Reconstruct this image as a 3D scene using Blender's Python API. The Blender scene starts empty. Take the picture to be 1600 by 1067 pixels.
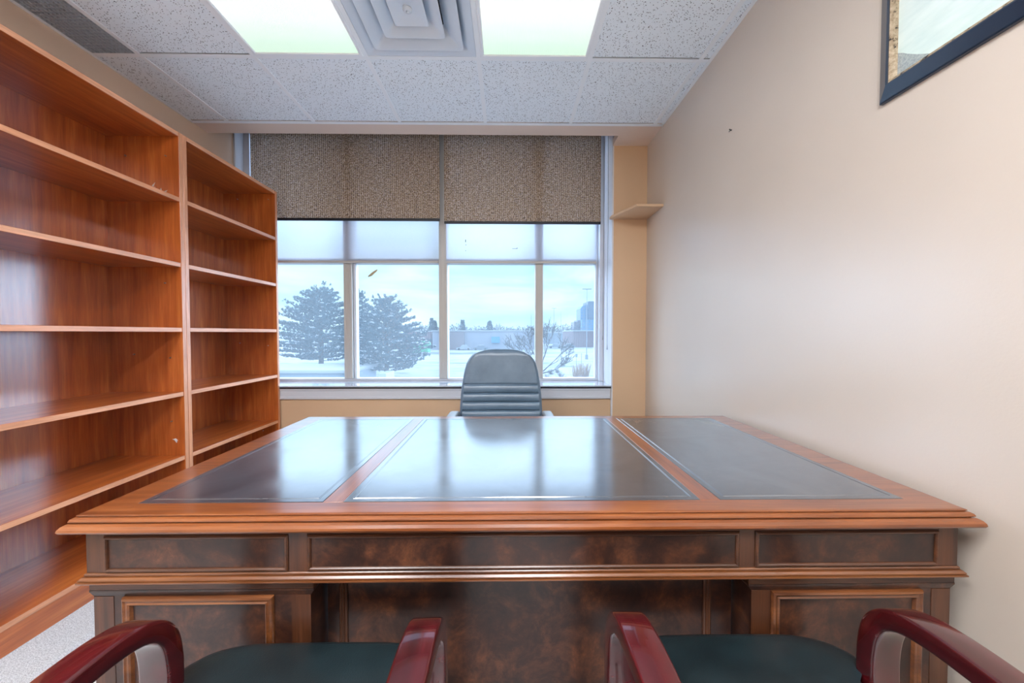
import bpy, bmesh, math, random
from mathutils import Vector, Matrix, Euler

random.seed(7)
PI = math.pi
C = bpy.context.scene.collection
EZ = 1.18                                  # eye height above the floor
def z(r): return r + EZ                    # heights measured from eye level

# ------------------------------------------------------------------ camera
scn = bpy.context.scene
cam = bpy.data.cameras.new('camera')
cam.sensor_width = 36.0
cam.lens = 560.0 / 1600.0 * 36.0
cam.clip_start = 0.02
cam.clip_end = 4000
camo = bpy.data.objects.new('camera', cam)
camo.location = (0, 0, EZ)
camo.rotation_euler = (PI/2 - 0.0238, 0, -0.013)
C.objects.link(camo)
scn.camera = camo

# ------------------------------------------------------------------ exposure
scn.view_settings.view_transform = 'Standard'
scn.view_settings.look = 'None'
scn.view_settings.gamma = 1.0
scn.view_settings.use_curve_mapping = False
scn.view_settings.exposure = 0.90
try:
    scn.cycles.max_bounces = 10
    scn.cycles.diffuse_bounces = 5
    scn.cycles.glossy_bounces = 4
    scn.cycles.transparent_max_bounces = 16
    scn.cycles.sample_clamp_indirect = 6.0
except Exception:
    pass

SKY_BAND = 3.3
SUNGLOW = 9.0
SKY = 0.80            # overcast sky
PANEL = 0.53           # the two ceiling panels over the desk
PANEL_FILL = 18.0      # unseen fill panels added over the rear to brighten the room

# ------------------------------------------------------------------ world (overcast sky)
w = bpy.data.worlds.new('overcast_sky')
scn.world = w
w.use_nodes = True
nt = w.node_tree
nt.nodes.clear()
def wn(t): return nt.nodes.new(t)
out = wn('ShaderNodeOutputWorld'); bg = wn('ShaderNodeBackground')
tc = wn('ShaderNodeTexCoord'); sep = wn('ShaderNodeSeparateXYZ')
nt.links.new(tc.outputs['Generated'], sep.inputs[0])
mp = wn('ShaderNodeMapping'); mp.inputs['Scale'].default_value = (1.6, 1.6, 9.0)
mp.inputs['Rotation'].default_value = (0, 0.06, 0)
nt.links.new(tc.outputs['Generated'], mp.inputs[0])
no = wn('ShaderNodeTexNoise'); no.inputs['Scale'].default_value = 1.7; no.inputs['Detail'].default_value = 6
no.inputs['Roughness'].default_value = 0.55; no.inputs['Distortion'].default_value = 0.4
nt.links.new(mp.outputs[0], no.inputs['Vector'])
cr = wn('ShaderNodeValToRGB')
cr.color_ramp.elements[0].position = 0.36; cr.color_ramp.elements[0].color = (0.34, 0.60, 0.78, 1)
cr.color_ramp.elements[1].position = 0.66; cr.color_ramp.elements[1].color = (0.62, 0.83, 0.92, 1)
nt.links.new(no.outputs['Fac'], cr.inputs[0])
# sky brightened by an added band for the desk reflection, and where the sun stands behind the clouds (front right)
def wmath(op, a, b=0.0):
    n = wn('ShaderNodeMath'); n.operation = op
    for v, i in ((a, 0), (b, 1)):
        if isinstance(v, bpy.types.NodeSocket): nt.links.new(v, n.inputs[i])
        else: n.inputs[i].default_value = v
    return n.outputs[0]
def wrange(v, a, b, c, d):
    n = wn('ShaderNodeMapRange'); n.interpolation_type = 'SMOOTHSTEP'
    nt.links.new(v, n.inputs[0])
    for i, q in enumerate((a, b, c, d)): n.inputs[i+1].default_value = q
    return n.outputs[0]
sky_band = wmath('SUBTRACT', wrange(sep.outputs[2], 0.165, 0.28, 1.0, SKY_BAND), wrange(sep.outputs[2], 0.45, 0.8, 0.0, 1.4))
dot = wn('ShaderNodeVectorMath'); dot.operation = 'DOT_PRODUCT'
nt.links.new(tc.outputs['Generated'], dot.inputs[0])
az, el = math.radians(56), math.radians(9)
dot.inputs[1].default_value = (math.sin(az)*math.cos(el), math.cos(az)*math.cos(el), math.sin(el))
glow = wrange(dot.outputs['Value'], 0.80, 0.97, 0.0, SUNGLOW)
dot2 = wn('ShaderNodeVectorMath'); dot2.operation = 'DOT_PRODUCT'      # a second bright patch added front left, out of view, for the wall glare
nt.links.new(tc.outputs['Generated'], dot2.inputs[0])
az, el = math.radians(-62), math.radians(12)
dot2.inputs[1].default_value = (math.sin(az)*math.cos(el), math.cos(az)*math.cos(el), math.sin(el))
glow = wmath('ADD', glow, wrange(dot2.outputs['Value'], 0.87, 0.97, 0.0, SUNGLOW*0.75))
nt.links.new(wmath('MULTIPLY', wmath('ADD', sky_band, glow), SKY), bg.inputs['Strength'])
cm = wn('ShaderNodeMix'); cm.data_type = 'RGBA'
nt.links.new(wmath('MINIMUM', wmath('ADD', wrange(sep.outputs[2], 0.15, 0.40, 0.0, 1.0), glow), 1.0), cm.inputs[0])
nt.links.new(cr.outputs[0], cm.inputs[6]); cm.inputs[7].default_value = (0.54, 0.71, 0.94, 1)
nt.links.new(cm.outputs[2], bg.inputs['Color'])
nt.links.new(bg.outputs[0], out.inputs[0])

# ------------------------------------------------------------------ colour and node helpers
def lin(r, g, b):
    def f(c):
        c /= 255.0
        return c/12.92 if c <= 0.04045 else ((c+0.055)/1.055)**2.4
    return (f(r), f(g), f(b), 1.0)

class NM:
    """small node-material builder"""
    def __init__(s, name, rough=0.5, base=(200, 200, 200), spec=0.5, metal=0.0, coat=0.0, coat_rough=0.1, ior=None):
        s.m = bpy.data.materials.new(name); s.m.use_nodes = True
        s.t = s.m.node_tree; s.p = s.t.nodes['Principled BSDF']
        s.o = s.t.nodes['Material Output']
        s.p.inputs['Base Color'].default_value = lin(*base)
        s.p.inputs['Roughness'].default_value = rough
        s.p.inputs['Metallic'].default_value = metal
        s.p.inputs['Specular IOR Level'].default_value = spec
        s.p.inputs['Coat Weight'].default_value = coat
        s.p.inputs['Coat Roughness'].default_value = coat_rough
        if ior: s.p.inputs['IOR'].default_value = ior
        s.tc = s.t.nodes.new('ShaderNodeTexCoord')
    def map(s, scale=(1, 1, 1), rot=(0, 0, 0)):
        m = s.t.nodes.new('ShaderNodeMapping')
        m.inputs['Scale'].default_value = scale; m.inputs['Rotation'].default_value = rot
        s.t.links.new(s.tc.outputs['Object'], m.inputs[0]); return m.outputs[0]
    def noise(s, vec, scale=5, detail=4, rough=0.5, dist=0.0):
        n = s.t.nodes.new('ShaderNodeTexNoise')
        n.inputs['Scale'].default_value = scale; n.inputs['Detail'].default_value = detail
        n.inputs['Roughness'].default_value = rough; n.inputs['Distortion'].default_value = dist
        s.t.links.new(vec, n.inputs['Vector']); return n.outputs['Fac']
    def voro(s, vec, scale=5, feature='F1', out='Distance', rnd=1.0):
        n = s.t.nodes.new('ShaderNodeTexVoronoi'); n.feature = feature
        n.inputs['Scale'].default_value = scale; n.inputs['Randomness'].default_value = rnd
        s.t.links.new(vec, n.inputs['Vector']); return n.outputs[out]
    def wave(s, vec, scale=5, direction='X', dist=0.0, profile='SIN'):
        n = s.t.nodes.new('ShaderNodeTexWave'); n.bands_direction = direction; n.wave_profile = profile
        n.inputs['Scale'].default_value = scale; n.inputs['Distortion'].default_value = dist
        s.t.links.new(vec, n.inputs['Vector']); return n.outputs['Fac']
    def ramp(s, fac, stops):
        n = s.t.nodes.new('ShaderNodeValToRGB'); r = n.color_ramp
        while len(r.elements) < len(stops): r.elements.new(0.5)
        for e, (p, c) in zip(r.elements, stops):
            e.position = p; e.color = lin(*c) if not isinstance(c, (int, float)) else (c, c, c, 1)
        s.t.links.new(fac, n.inputs[0]); return n.outputs[0]
    def mix(s, a, b, fac=0.5, mode='MIX'):
        n = s.t.nodes.new('ShaderNodeMix'); n.data_type = 'RGBA'; n.blend_type = mode
        for v, i in ((fac, 0), (a, 6), (b, 7)):
            if isinstance(v, bpy.types.NodeSocket): s.t.links.new(v, n.inputs[i])
            elif i == 0: n.inputs[0].default_value = v
            else: n.inputs[i].default_value = lin(*v)
        return n.outputs[2]
    def math(s, op, a, b=0.0):
        n = s.t.nodes.new('ShaderNodeMath'); n.operation = op
        for v, i in ((a, 0), (b, 1)):
            if isinstance(v, bpy.types.NodeSocket): s.t.links.new(v, n.inputs[i])
            else: n.inputs[i].default_value = v
        return n.outputs[0]
    def color(s, sock): s.t.links.new(sock, s.p.inputs['Base Color'])
    def rough(s, sock): s.t.links.new(sock, s.p.inputs['Roughness'])
    def bump(s, h, strength=0.2, dist=0.002):
        n = s.t.nodes.new('ShaderNodeBump'); n.inputs['Strength'].default_value = strength
        n.inputs['Distance'].default_value = dist
        s.t.links.new(h, n.inputs['Height']); s.t.links.new(n.outputs[0], s.p.inputs['Normal'])
        return n.outputs[0]
    def node(s, t): return s.t.nodes.new(t)
    def link(s, a, b): s.t.links.new(a, b)

AX = {'x': 0, 'y': 1, 'z': 2}
def wood(name, dark, mid, light, axis, rough=0.35, coat=0.0, coat_rough=0.2, grain=1.0, spec=0.5, coat_ior=1.5, fine=0.62):
    n = NM(name, rough=rough, spec=spec, coat=coat, coat_rough=coat_rough)
    n.p.inputs['Coat IOR'].default_value = coat_ior
    sc = [16.0*grain]*3; sc[AX[axis]] = 1.0
    v = n.map(sc)
    a = n.noise(v, 2.2, 6, 0.6, 0.3)
    sc2 = [150.0*grain]*3; sc2[AX[axis]] = 5.0
    b = n.noise(n.map(sc2), 1.6, 3, 0.6)
    c = n.ramp(a, [(0.3, dark), (0.52, mid), (0.72, light)])
    d = n.ramp(b, [(0.34, fine), (0.62, 1.0)])
    n.color(n.mix(c, d, 0.55, 'MULTIPLY'))
    n.bump(b, 0.05, 0.001)
    return n.m

M = {}
CH = ((160, 78, 30), (190, 100, 42), (212, 124, 60))
M['case_z'] = wood('cherry_laminate_upright', *CH, 'z', 0.34, grain=0.9, coat=1.0, coat_rough=0.2, coat_ior=1.75, fine=0.75)
M['case_y'] = wood('cherry_laminate_board', *CH, 'y', 0.34, grain=0.9, coat=1.0, coat_rough=0.22, coat_ior=1.6, fine=0.75)
M['case_edge'] = wood('cherry_edge_glare', (212, 146, 108), (226, 162, 124), (234, 174, 138), 'y', 0.33, grain=0.4)  # paler than the boards: window glare on the front edges painted in
M['case_edge_z'] = wood('cherry_edge_glare_upright', (212, 146, 108), (226, 162, 124), (234, 174, 138), 'z', 0.33, grain=0.4)
M['desk_honey'] = wood('desk_walnut_honey', (104, 54, 28), (136, 76, 38), (160, 96, 52), 'x', 0.28, coat=0.6, coat_rough=0.14)
M['desk_honey_y'] = wood('desk_walnut_honey_side', (104, 56, 34), (132, 74, 44), (152, 92, 56), 'y', 0.28, coat=0.6, coat_rough=0.14)
M['desk_walnut'] = wood('desk_walnut_dark', (58, 32, 20), (82, 47, 28), (104, 62, 36), 'z', 0.34, coat=0.3)
M['desk_walnut_x'] = wood('desk_walnut_rail', (58, 32, 20), (84, 49, 29), (108, 64, 37), 'x', 0.34, coat=0.3)
M['moulding'] = wood('desk_moulding_walnut', (78, 42, 22), (114, 66, 34), (142, 88, 48), 'x', 0.3, coat=0.5)

def burl():
    n = NM('desk_burl_walnut', rough=0.36, coat=0.35, coat_rough=0.2)
    v = n.map((1, 1, 1))
    a = n.noise(v, 11.0, 8, 0.72, 0.4)
    b = n.noise(v, 75.0, 6, 0.7, 0.8)
    c = n.ramp(a, [(0.32, (28, 16, 14)), (0.48, (54, 30, 22)), (0.58, (80, 46, 30)), (0.70, (118, 72, 44))])
    d = n.ramp(b, [(0.35, 0.55), (0.6, 1.0)])
    e = n.ramp(n.voro(v, 17.0), [(0.03, 0.35), (0.13, 1.0)])
    k = n.mix(n.mix(c, d, 0.5, 'MULTIPLY'), e, 0.55, 'MULTIPLY')
    n.color(k); return n.m
M['burl'] = burl()

def leather_top():
    n = NM('inlaid_desk_leather', rough=0.42, base=(40, 48, 58), coat=1.0, coat_rough=0.16)
    n.p.inputs['Coat IOR'].default_value = 2.4
    v = n.map((1, 1, 1))
    a = n.noise(v, 5.0, 5, 0.6, 0.5)
    n.color(n.ramp(a, [(0.3, (30, 38, 48)), (0.7, (62, 70, 80))]))
    g = n.voro(v, 420.0)
    h = n.noise(n.map((1, 6, 1)), 9.0, 4, 0.6)
    b = n.math('ADD', n.math('MULTIPLY', g, 0.8), h)
    bn = n.bump(b, 0.05, 0.0012)
    n.link(bn, n.p.inputs['Coat Normal'])
    n.link(n.ramp(a, [(0.35, 0.10), (0.75, 0.20)]), n.p.inputs['Coat Roughness'])
    return n.m
M['leather_top'] = leather_top()

def leather(name, base, light, rough=0.42, scale=300, coat=0.2):
    n = NM(name, rough=rough, base=base, coat=coat, coat_rough=0.3)
    v = n.map((1, 1, 1))
    n.color(n.ramp(n.noise(v, 9, 5, 0.6), [(0.3, base), (0.75, light)]))
    n.bump(n.voro(v, scale), 0.22, 0.0012)
    return n.m
M['chair_leather'] = leather('slate_chair_leather', (80, 104, 126), (104, 128, 150), 0.36, 360, 0.5)
M['seat_leather'] = leather('black_seat_leather', (16, 28, 32), (32, 48, 53), 0.40, 320, 0.6)
M['black_plastic'] = NM('black_plastic', 0.4, (22, 24, 28)).m
M['grey_plastic'] = NM('pale_grey_plastic', 0.35, (150, 158, 166)).m
M['steel'] = NM('brushed_steel', 0.3, (170, 172, 175), metal=1.0).m
M['mahogany'] = wood('lacquered_mahogany', (52, 10, 14), (76, 16, 22), (98, 26, 30), 'y', 0.22, coat=1.0, coat_rough=0.06)

def wall_paint(name, c, rough=0.42, spec=0.5):
    n = NM(name, rough=rough, base=c, spec=spec)
    v = n.map((1, 1, 1))
    a = n.noise(v, 1.3, 3, 0.5)
    c2 = tuple(max(0, k-5) for k in c)
    n.color(n.ramp(a, [(0.35, c2), (0.65, c)]))
    n.bump(n.noise(v, 130, 3, 0.6), 0.14, 0.0015)
    return n.m
M['wall'] = wall_paint('warm_beige_paint', (209, 198, 186), 0.30, 0.8)
M['wall_left'] = wall_paint('warm_tan_paint', (226, 200, 176), 0.36, 0.6)
M['wall_tan'] = wall_paint('tan_beige_paint', (216, 184, 150), 0.45)
M['soffit'] = wall_paint('pale_beige_soffit_paint', (232, 214, 200), 0.5)
M['white_paint'] = NM('white_gloss_paint', 0.3, (220, 222, 228)).m

def tiles():
    n = NM('mineral_fibre_ceiling_tile', rough=0.9, base=(205, 214, 220), spec=0.2)
    v = n.map((1, 1, 0.2))
    wv = n.noise(v, 40, 3, 0.6)
    d = n.voro(v, 105.0)
    big = n.noise(v, 75, 3, 0.7, 1.2)
    size = n.noise(v, 60.0, 1, 0.5)
    lim = n.math('MULTIPLY', size, 0.42)
    pit = n.math('GREATER_THAN', d, lim)
    pit2 = n.ramp(big, [(0.31, 0.0), (0.36, 1.0)])
    k = n.math('MULTIPLY', pit, pit2)
    n.color(n.mix((84, 92, 100), (238, 248, 255), k))
    n.bump(k, 0.5, 0.003)
    return n.m
M['tile'] = tiles()
M['tee'] = NM('white_enamel_ceiling_grid', 0.4, (240, 247, 252)).m
M['plenum'] = NM('dark_ceiling_void', 0.9, (14, 16, 20)).m
M['vent_metal'] = NM('white_enamel_vent', 0.35, (214, 226, 238)).m
M['vent_dark'] = NM('dark_vent_throat', 0.8, (22, 26, 32)).m

def diffuser(name, strength, stops):
    n = NM(name, rough=0.3, base=(120, 128, 124))
    v = n.map((1, 1, 1))
    # the light of two fluorescent tubes behind a prismatic sheet
    sepn = n.node('ShaderNodeSeparateXYZ'); n.link(n.map((1, 1, 1)), sepn.inputs[0])
    ay = n.math('ABSOLUTE', sepn.outputs[1])
    soft = n.noise(n.map((0.6, 3, 1)), 3.0, 2, 0.5)
    e = n.ramp(n.math('ADD', ay, n.math('MULTIPLY', soft, 0.10)), stops)
    n.link(e, n.p.inputs['Emission Color'])
    n.p.inputs['Emission Strength'].default_value = strength
    n.bump(n.wave(v, 60, 'X'), 0.3, 0.002)
    return n.m
M['panel'] = diffuser('prismatic_light_panel', PANEL, [(0.22, (250, 246, 250)), (0.42, (240, 248, 244)), (0.56, (216, 242, 224)), (0.66, (204, 236, 208))])
M['panel_fill'] = diffuser('prismatic_fill_panel', PANEL_FILL, [(0.4, (250, 250, 253)), (0.6, (248, 249, 252))])

def carpet():
    n = NM('grey_loop_carpet', rough=0.95, base=(165, 168, 172), spec=0.1)
    v = n.map((1, 1, 1))
    a = n.noise(v, 260, 3, 0.7); b = n.noise(v, 60, 4, 0.6)
    c = n.ramp(a, [(0.35, (150, 154, 160)), (0.5, (200, 203, 207)), (0.65, (232, 234, 236))])
    n.color(n.mix(c, n.ramp(b, [(0.35, 0.8), (0.6, 1.0)]), 0.6, 'MULTIPLY'))
    n.bump(a, 0.6, 0.004); return n.m
M['carpet'] = carpet()
M['alu'] = NM('greyish_window_frame_paint', 0.4, (190, 188, 184)).m
M['alu_white'] = NM('white_window_trim', 0.35, (206, 212, 222)).m
M['sill'] = NM('polished_white_sill', 0.12, (196, 208, 222), coat=1.0, coat_rough=0.05).m
M['black_gap'] = NM('black_sill_edge', 0.4, (12, 14, 26)).m

def glass():
    n = NM('dusty_hazed_window_glass', 0.05, (255, 255, 255))
    t = n.node('ShaderNodeBsdfTransparent'); tr = n.node('ShaderNodeBsdfTranslucent'); g = n.node('ShaderNodeBsdfGlossy')
    tr.inputs[0].default_value = (0.80, 0.92, 1.0, 1); g.inputs['Roughness'].default_value = 0.03
    t.inputs[0].default_value = (0.97, 0.99, 1.0, 1)
    mx = n.node('ShaderNodeMixShader'); n.link(t.outputs[0], mx.inputs[1]); n.link(tr.outputs[0], mx.inputs[2])
    mx.inputs[0].default_value = 0.15  # translucent share also imitates pale haze over the view outside
    fr = n.node('ShaderNodeFresnel'); fr.inputs[0].default_value = 1.3
    m2 = n.node('ShaderNodeMixShader'); n.link(fr.outputs[0], m2.inputs[0])
    n.link(mx.outputs[0], m2.inputs[1]); n.link(g.outputs[0], m2.inputs[2])
    n.link(m2.outputs[0], n.o.inputs[0]); return n.m
M['glass'] = glass()

def sheer():
    n = NM('sheer_white_screen_fabric', 0.8, (235, 240, 250))
    t = n.node('ShaderNodeBsdfTransparent'); tr = n.node('ShaderNodeBsdfTranslucent'); d = n.node('ShaderNodeBsdfDiffuse')
    tr.inputs[0].default_value = (0.50, 0.52, 0.60, 1); d.inputs[0].default_value = (0.62, 0.64, 0.72, 1)
    m1 = n.node('ShaderNodeMixShader'); m1.inputs[0].default_value = 0.45
    n.link(tr.outputs[0], m1.inputs[1]); n.link(d.outputs[0], m1.inputs[2])
    m2 = n.node('ShaderNodeMixShader')
    wv = n.noise(n.map((1, 1, 1)), 500, 2, 0.6)
    n.link(n.ramp(wv, [(0.3, 0.08), (0.7, 0.22)]), m2.inputs[0])
    n.link(m1.outputs[0], m2.inputs[1]); n.link(t.outputs[0], m2.inputs[2])
    n.link(m2.outputs[0], n.o.inputs[0]); return n.m
M['sheer'] = sheer()

def woven():
    n = NM('woven_grass_blind', 0.8, (120, 95, 70), spec=0.2)
    reed = n.noise(n.map((26, 1, 130)), 1.0, 3, 0.7)
    mott = n.noise(n.map((1, 1, 1.5)), 95.0, 2, 0.75)
    col = n.ramp(reed, [(0.32, (50, 34, 24)), (0.44, (140, 104, 70)), (0.54, (196, 162, 120)), (0.66, (232, 212, 184))])
    col = n.mix(col, n.ramp(mott, [(0.42, (46, 32, 26)), (0.50, (140, 108, 78)), (0.58, (244, 232, 226))]), 0.5)  # white mottle partly paints the sparkle of light through the weave
    th = n.wave(n.map((1, 1, 1), ), 19.0, 'X', 0.0)
    thr = n.ramp(th, [(0.86, 0.0), (0.95, 1.0)])
    thd = n.ramp(th, [(0.04, 1.0), (0.12, 0.0)])
    col = n.mix(col, (186, 168, 138), n.math('MULTIPLY', thr, 0.6))
    col = n.mix(col, (40, 30, 24), n.math('MULTIPLY', thd, 0.7))
    n.color(col); n.bump(reed, 0.6, 0.003)
    tr = n.node('ShaderNodeBsdfTranslucent'); n.link(col, tr.inputs[0])
    m1 = n.node('ShaderNodeMixShader'); m1.inputs[0].default_value = 0.22
    n.link(n.p.outputs[0], m1.inputs[1]); n.link(tr.outputs[0], m1.inputs[2])
    t = n.node('ShaderNodeBsdfTransparent')
    hole = n.ramp(n.noise(n.map((1, 1, 2.4)), 230.0, 1, 0.5), [(0.62, 0.0), (0.70, 0.35)])
    m2 = n.node('ShaderNodeMixShader'); n.link(hole, m2.inputs[0])
    n.link(m1.outputs[0], m2.inputs[1]); n.link(t.outputs[0], m2.inputs[2])
    n.link(m2.outputs[0], n.o.inputs[0]); return n.m
M['woven'] = woven()
M['rail_black'] = NM('black_hem_bar', 0.4, (24, 26, 36)).m

# ------------------------------------------------------------------ mesh helpers
class MB:
    def __init__(s): s.bm = bmesh.new(); s.mats = []
    def box(s, x0, x1, y0, y1, z0, z1, bev=0.0, seg=2, mi=0):
        b = bmesh.new()
        bmesh.ops.create_cube(b, size=1.0)
        for v in b.verts:
            v.co = Vector(((x0+x1)/2+v.co.x*(x1-x0), (y0+y1)/2+v.co.y*(y1-y0), (z0+z1)/2+v.co.z*(z1-z0)))
        if bev > 0:
            bev = min(bev, 0.49*min(abs(x1-x0), abs(y1-y0), abs(z1-z0)))
            bmesh.ops.bevel(b, geom=b.edges[:], offset=bev, segments=seg, affect='EDGES', profile=0.5)
        for f in b.faces: f.material_index = mi
        s.merge(b); return s
    def merge(s, b, mat=None):
        if mat is not None: bmesh.ops.transform(b, matrix=mat, verts=b.verts)
        m = bpy.data.meshes.new('tmp'); b.to_mesh(m); b.free()
        s.bm.from_mesh(m); bpy.data.meshes.remove(m)
    def rings(s, rings, cap0=True, cap1=True, closed=True, mi=0):
        vs = [[s.bm.verts.new(p) for p in r] for r in rings]
        n = len(vs[0])
        for a, b in zip(vs[:-1], vs[1:]):
            for i in range(n if closed else n-1):
                j = (i+1) % n
                try:
                    f = s.bm.faces.new((a[i], a[j], b[j], b[i])); f.material_index = mi
                except ValueError: pass
        if cap0 and n > 2:
            f = s.bm.faces.new(vs[0][::-1]); f.material_index = mi
        if cap1 and n > 2:
            f = s.bm.faces.new(vs[-1]); f.material_index = mi
        return s
    def rect_loft(s, x0, x1, y0, y1, prof, mapf, cap0=True, cap1=True):
        """a moulding run round a rectangle: prof = (outset, height)"""
        rr = []
        for o, h in prof:
            rr.append([mapf(x0-o, y0-o, h), mapf(x1+o, y0-o, h), mapf(x1+o, y1+o, h), mapf(x0-o, y1+o, h)])
        return s.rings(rr, cap0, cap1)
    def tube(s, pts, rad, n=10, caps=True):
        pts = [Vector(p) for p in pts]
        if not hasattr(rad, '__len__'): rad = [rad]*len(pts)
        rr = []; up = Vector((0.13, 0.21, 1)).normalized()
        for i, p in enumerate(pts):
            d = (pts[min(i+1, len(pts)-1)]-pts[max(i-1, 0)]).normalized()
            a = d.cross(up)
            if a.length < 0.05: a = d.cross(Vector((1, 0, 0)))
            a.normalize(); b = d.cross(a).normalized()
            rr.append([p+a*math.cos(t)*rad[i]+b*math.sin(t)*rad[i] for t in [2*PI*k/n for k in range(n)]])
        return s.rings(rr, caps, caps)
    def lathe(s, prof, n=24, c=(0, 0, 0)):
        rr = [[Vector((c[0]+r*math.cos(2*PI*k/n), c[1]+r*math.sin(2*PI*k/n), c[2]+h)) for k in range(n)] for r, h in prof]
        return s.rings(rr)
    def ribbon(s, pts, width, thick, xc, r=0.007):
        """bent flat bar: path in the YZ plane, width along X, rounded edges"""
        sec = []
        hw, ht = width/2, thick/2
        for cx, cy, a0 in ((hw-r, ht-r, 0), (-hw+r, ht-r, PI/2), (-hw+r, -ht+r, PI), (hw-r, -ht+r, 3*PI/2)):
            for k in range(4):
                t = a0+PI/2*k/3
                sec.append((cx+r*math.cos(t), cy+r*math.sin(t)))
        rr = []
        for i, (y, zz) in enumerate(pts):
            a = pts[max(i-1, 0)]; b = pts[min(i+1, len(pts)-1)]
            d = Vector((b[0]-a[0], b[1]-a[1])).normalized(); nrm = Vector((-d.y, d.x))
            rr.append([Vector((xc+u, y+nrm.x*v, zz+nrm.y*v)) for u, v in sec])
        return s.rings(rr)
    def poly(s, pts, h0, h1, mapf=None):
        mapf = mapf or (lambda x, y, h: Vector((x, y, h)))
        return s.rings([[mapf(x, y, h0) for x, y in pts], [mapf(x, y, h1) for x, y in pts]])
    def build(s, name, mats, parent=None, loc=(0, 0, 0), smooth=False, auto=True):
        if not isinstance(mats, (list, tuple)): mats = [mats]
        off = ORIGIN.get(parent.name, Vector((0, 0, 0))) if parent is not None else Vector(loc)
        bmesh.ops.recalc_face_normals(s.bm, faces=s.bm.faces[:])
        bmesh.ops.translate(s.bm, verts=s.bm.verts, vec=-off)
        me = bpy.data.meshes.new(name); s.bm.to_mesh(me); s.bm.free()
        for m in mats: me.materials.append(m)
        o = bpy.data.objects.new(name, me); C.objects.link(o)
        if parent is not None:
            o.parent = parent; ORIGIN[o.name] = off
        else:
            o.location = loc; ORIGIN[o.name] = Vector(loc)
        if smooth:
            for p in me.polygons: p.use_smooth = True
            if auto:
                try: me.set_sharp_from_angle(angle=math.radians(38))
                except Exception: pass
        return o
ORIGIN = {}

def catmull(pts, n=8):
    out = []
    P = [pts[0]]+list(pts)+[pts[-1]]
    for i in range(1, len(P)-2):
        for k in range(n):
            t = k/n
            out.append(tuple(0.5*((2*P[i][j])+(-P[i-1][j]+P[i+1][j])*t+(2*P[i-1][j]-5*P[i][j]+4*P[i+1][j]-P[i+2][j])*t*t
                       + (-P[i-1][j]+3*P[i][j]-3*P[i+1][j]+P[i+2][j])*t**3) for j in range(len(P[i]))))
    out.append(tuple(pts[-1])); return out

def tag(o, label, cat, group=None, kind=None):
    o['label'] = label; o['category'] = cat
    if group: o['group'] = group
    if kind: o['kind'] = kind
    return o
def thing(name, loc, label, cat, group=None, rz=0.0):
    o = bpy.data.objects.new(name, None); C.objects.link(o); o.empty_display_size = 0.1
    o.location = loc; o.rotation_euler.z = rz; ORIGIN[o.name] = Vector(loc)
    return tag(o, label, cat, group)
def struct(o, label=None):
    o['kind'] = 'structure'
    if label: o['label'] = label
    return o
def copy_thing(o, loc, label=None, rz=None):
    def rec(a, par):
        c = a.copy(); C.objects.link(c); c.parent = par
        for ch in [q for q in bpy.data.objects if q.parent == a]: rec(ch, c)
        return c
    r = rec(o, None); r.location = loc
    if label: r['label'] = label
    if rz is not None: r.rotation_euler.z = rz
    return r

# ================================================================== THE ROOM
XL, XR = -2.245, 1.126
YB, YP = -1.9, 2.90                 # rear wall, pier and apron wall
YW = 3.20                           # window plane
ZC = z(1.5)
XN = 0.845                          # right side of the window niche
Y_ANG = 2.61                        # end of the tiled ceiling
TH = 0.12

struct(MB().box(XL-TH, XR+TH, YB-TH, 3.35, -0.1, 0).build('floor', M['carpet']), 'pale grey speckled loop carpet')
struct(MB().box(XL-TH, XL, YB, 3.35, 0, 3.1).build('wall_left', M['wall_left']), 'beige painted wall behind the bookcases')
struct(MB().box(XR, XR+TH, YB, 3.35, 0, 3.1).build('wall_right', M['wall']), 'plain beige painted wall beside the desk')
struct(MB().box(XL-TH, XR+TH, YB-TH, YB, 0, 3.1).build('wall_back', M['wall']), 'beige painted wall at the rear of the room')
# window wall: apron under the sill, pier to the right
mb = MB(); mb.box(XL, XN, 2.918, 3.35, 0, z(-0.448))
struct(mb.build('wall_front', M['wall_tan']), 'tan painted apron wall under the window')
mb = MB(); mb.box(XN+0.012, XR, YP, 3.35, 0, 3.1)
struct(mb.build('wall_pier', M['wall_tan']), 'narrow tan painted pier between window and right wall')
mb = MB(); mb.box(XN, XN+0.012, 2.9, 3.35, z(-0.448), 3.1)
mb.box(XN, XN+0.012, 2.9, 2.918, 0, z(-0.448))
struct(mb.build('trim_1', M['white_paint']), 'white painted reveal at the right of the window')
# soffit: flush plaster strip after the tiles, with the blind pocket cut behind it
mb = MB()
mb.box(XL, XR, Y_ANG+0.012, 2.755, ZC, ZC+0.05)
mb.box(XN, XR, 2.755, YP, ZC, ZC+0.05)
mb.box(XL, XN, 2.735, 2.755, ZC+0.05, 3.1)
struct(mb.build('ceiling_soffit', M['soffit']), 'pale beige plaster soffit strip before the window')
mb = MB(); mb.box(XL-TH, XR+TH, YB-TH, 3.35, 3.1, 3.16)
struct(mb.build('ceiling_slab', M['plenum']), 'dark void above the ceiling tiles')
# window head wall above the glazing inside the pocket
mb = MB(); mb.box(XL, XN, YW-0.02, 3.35, z(1.80), 3.1)
struct(mb.build('trim_2', M['white_paint']), 'white head trim above the window')

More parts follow.
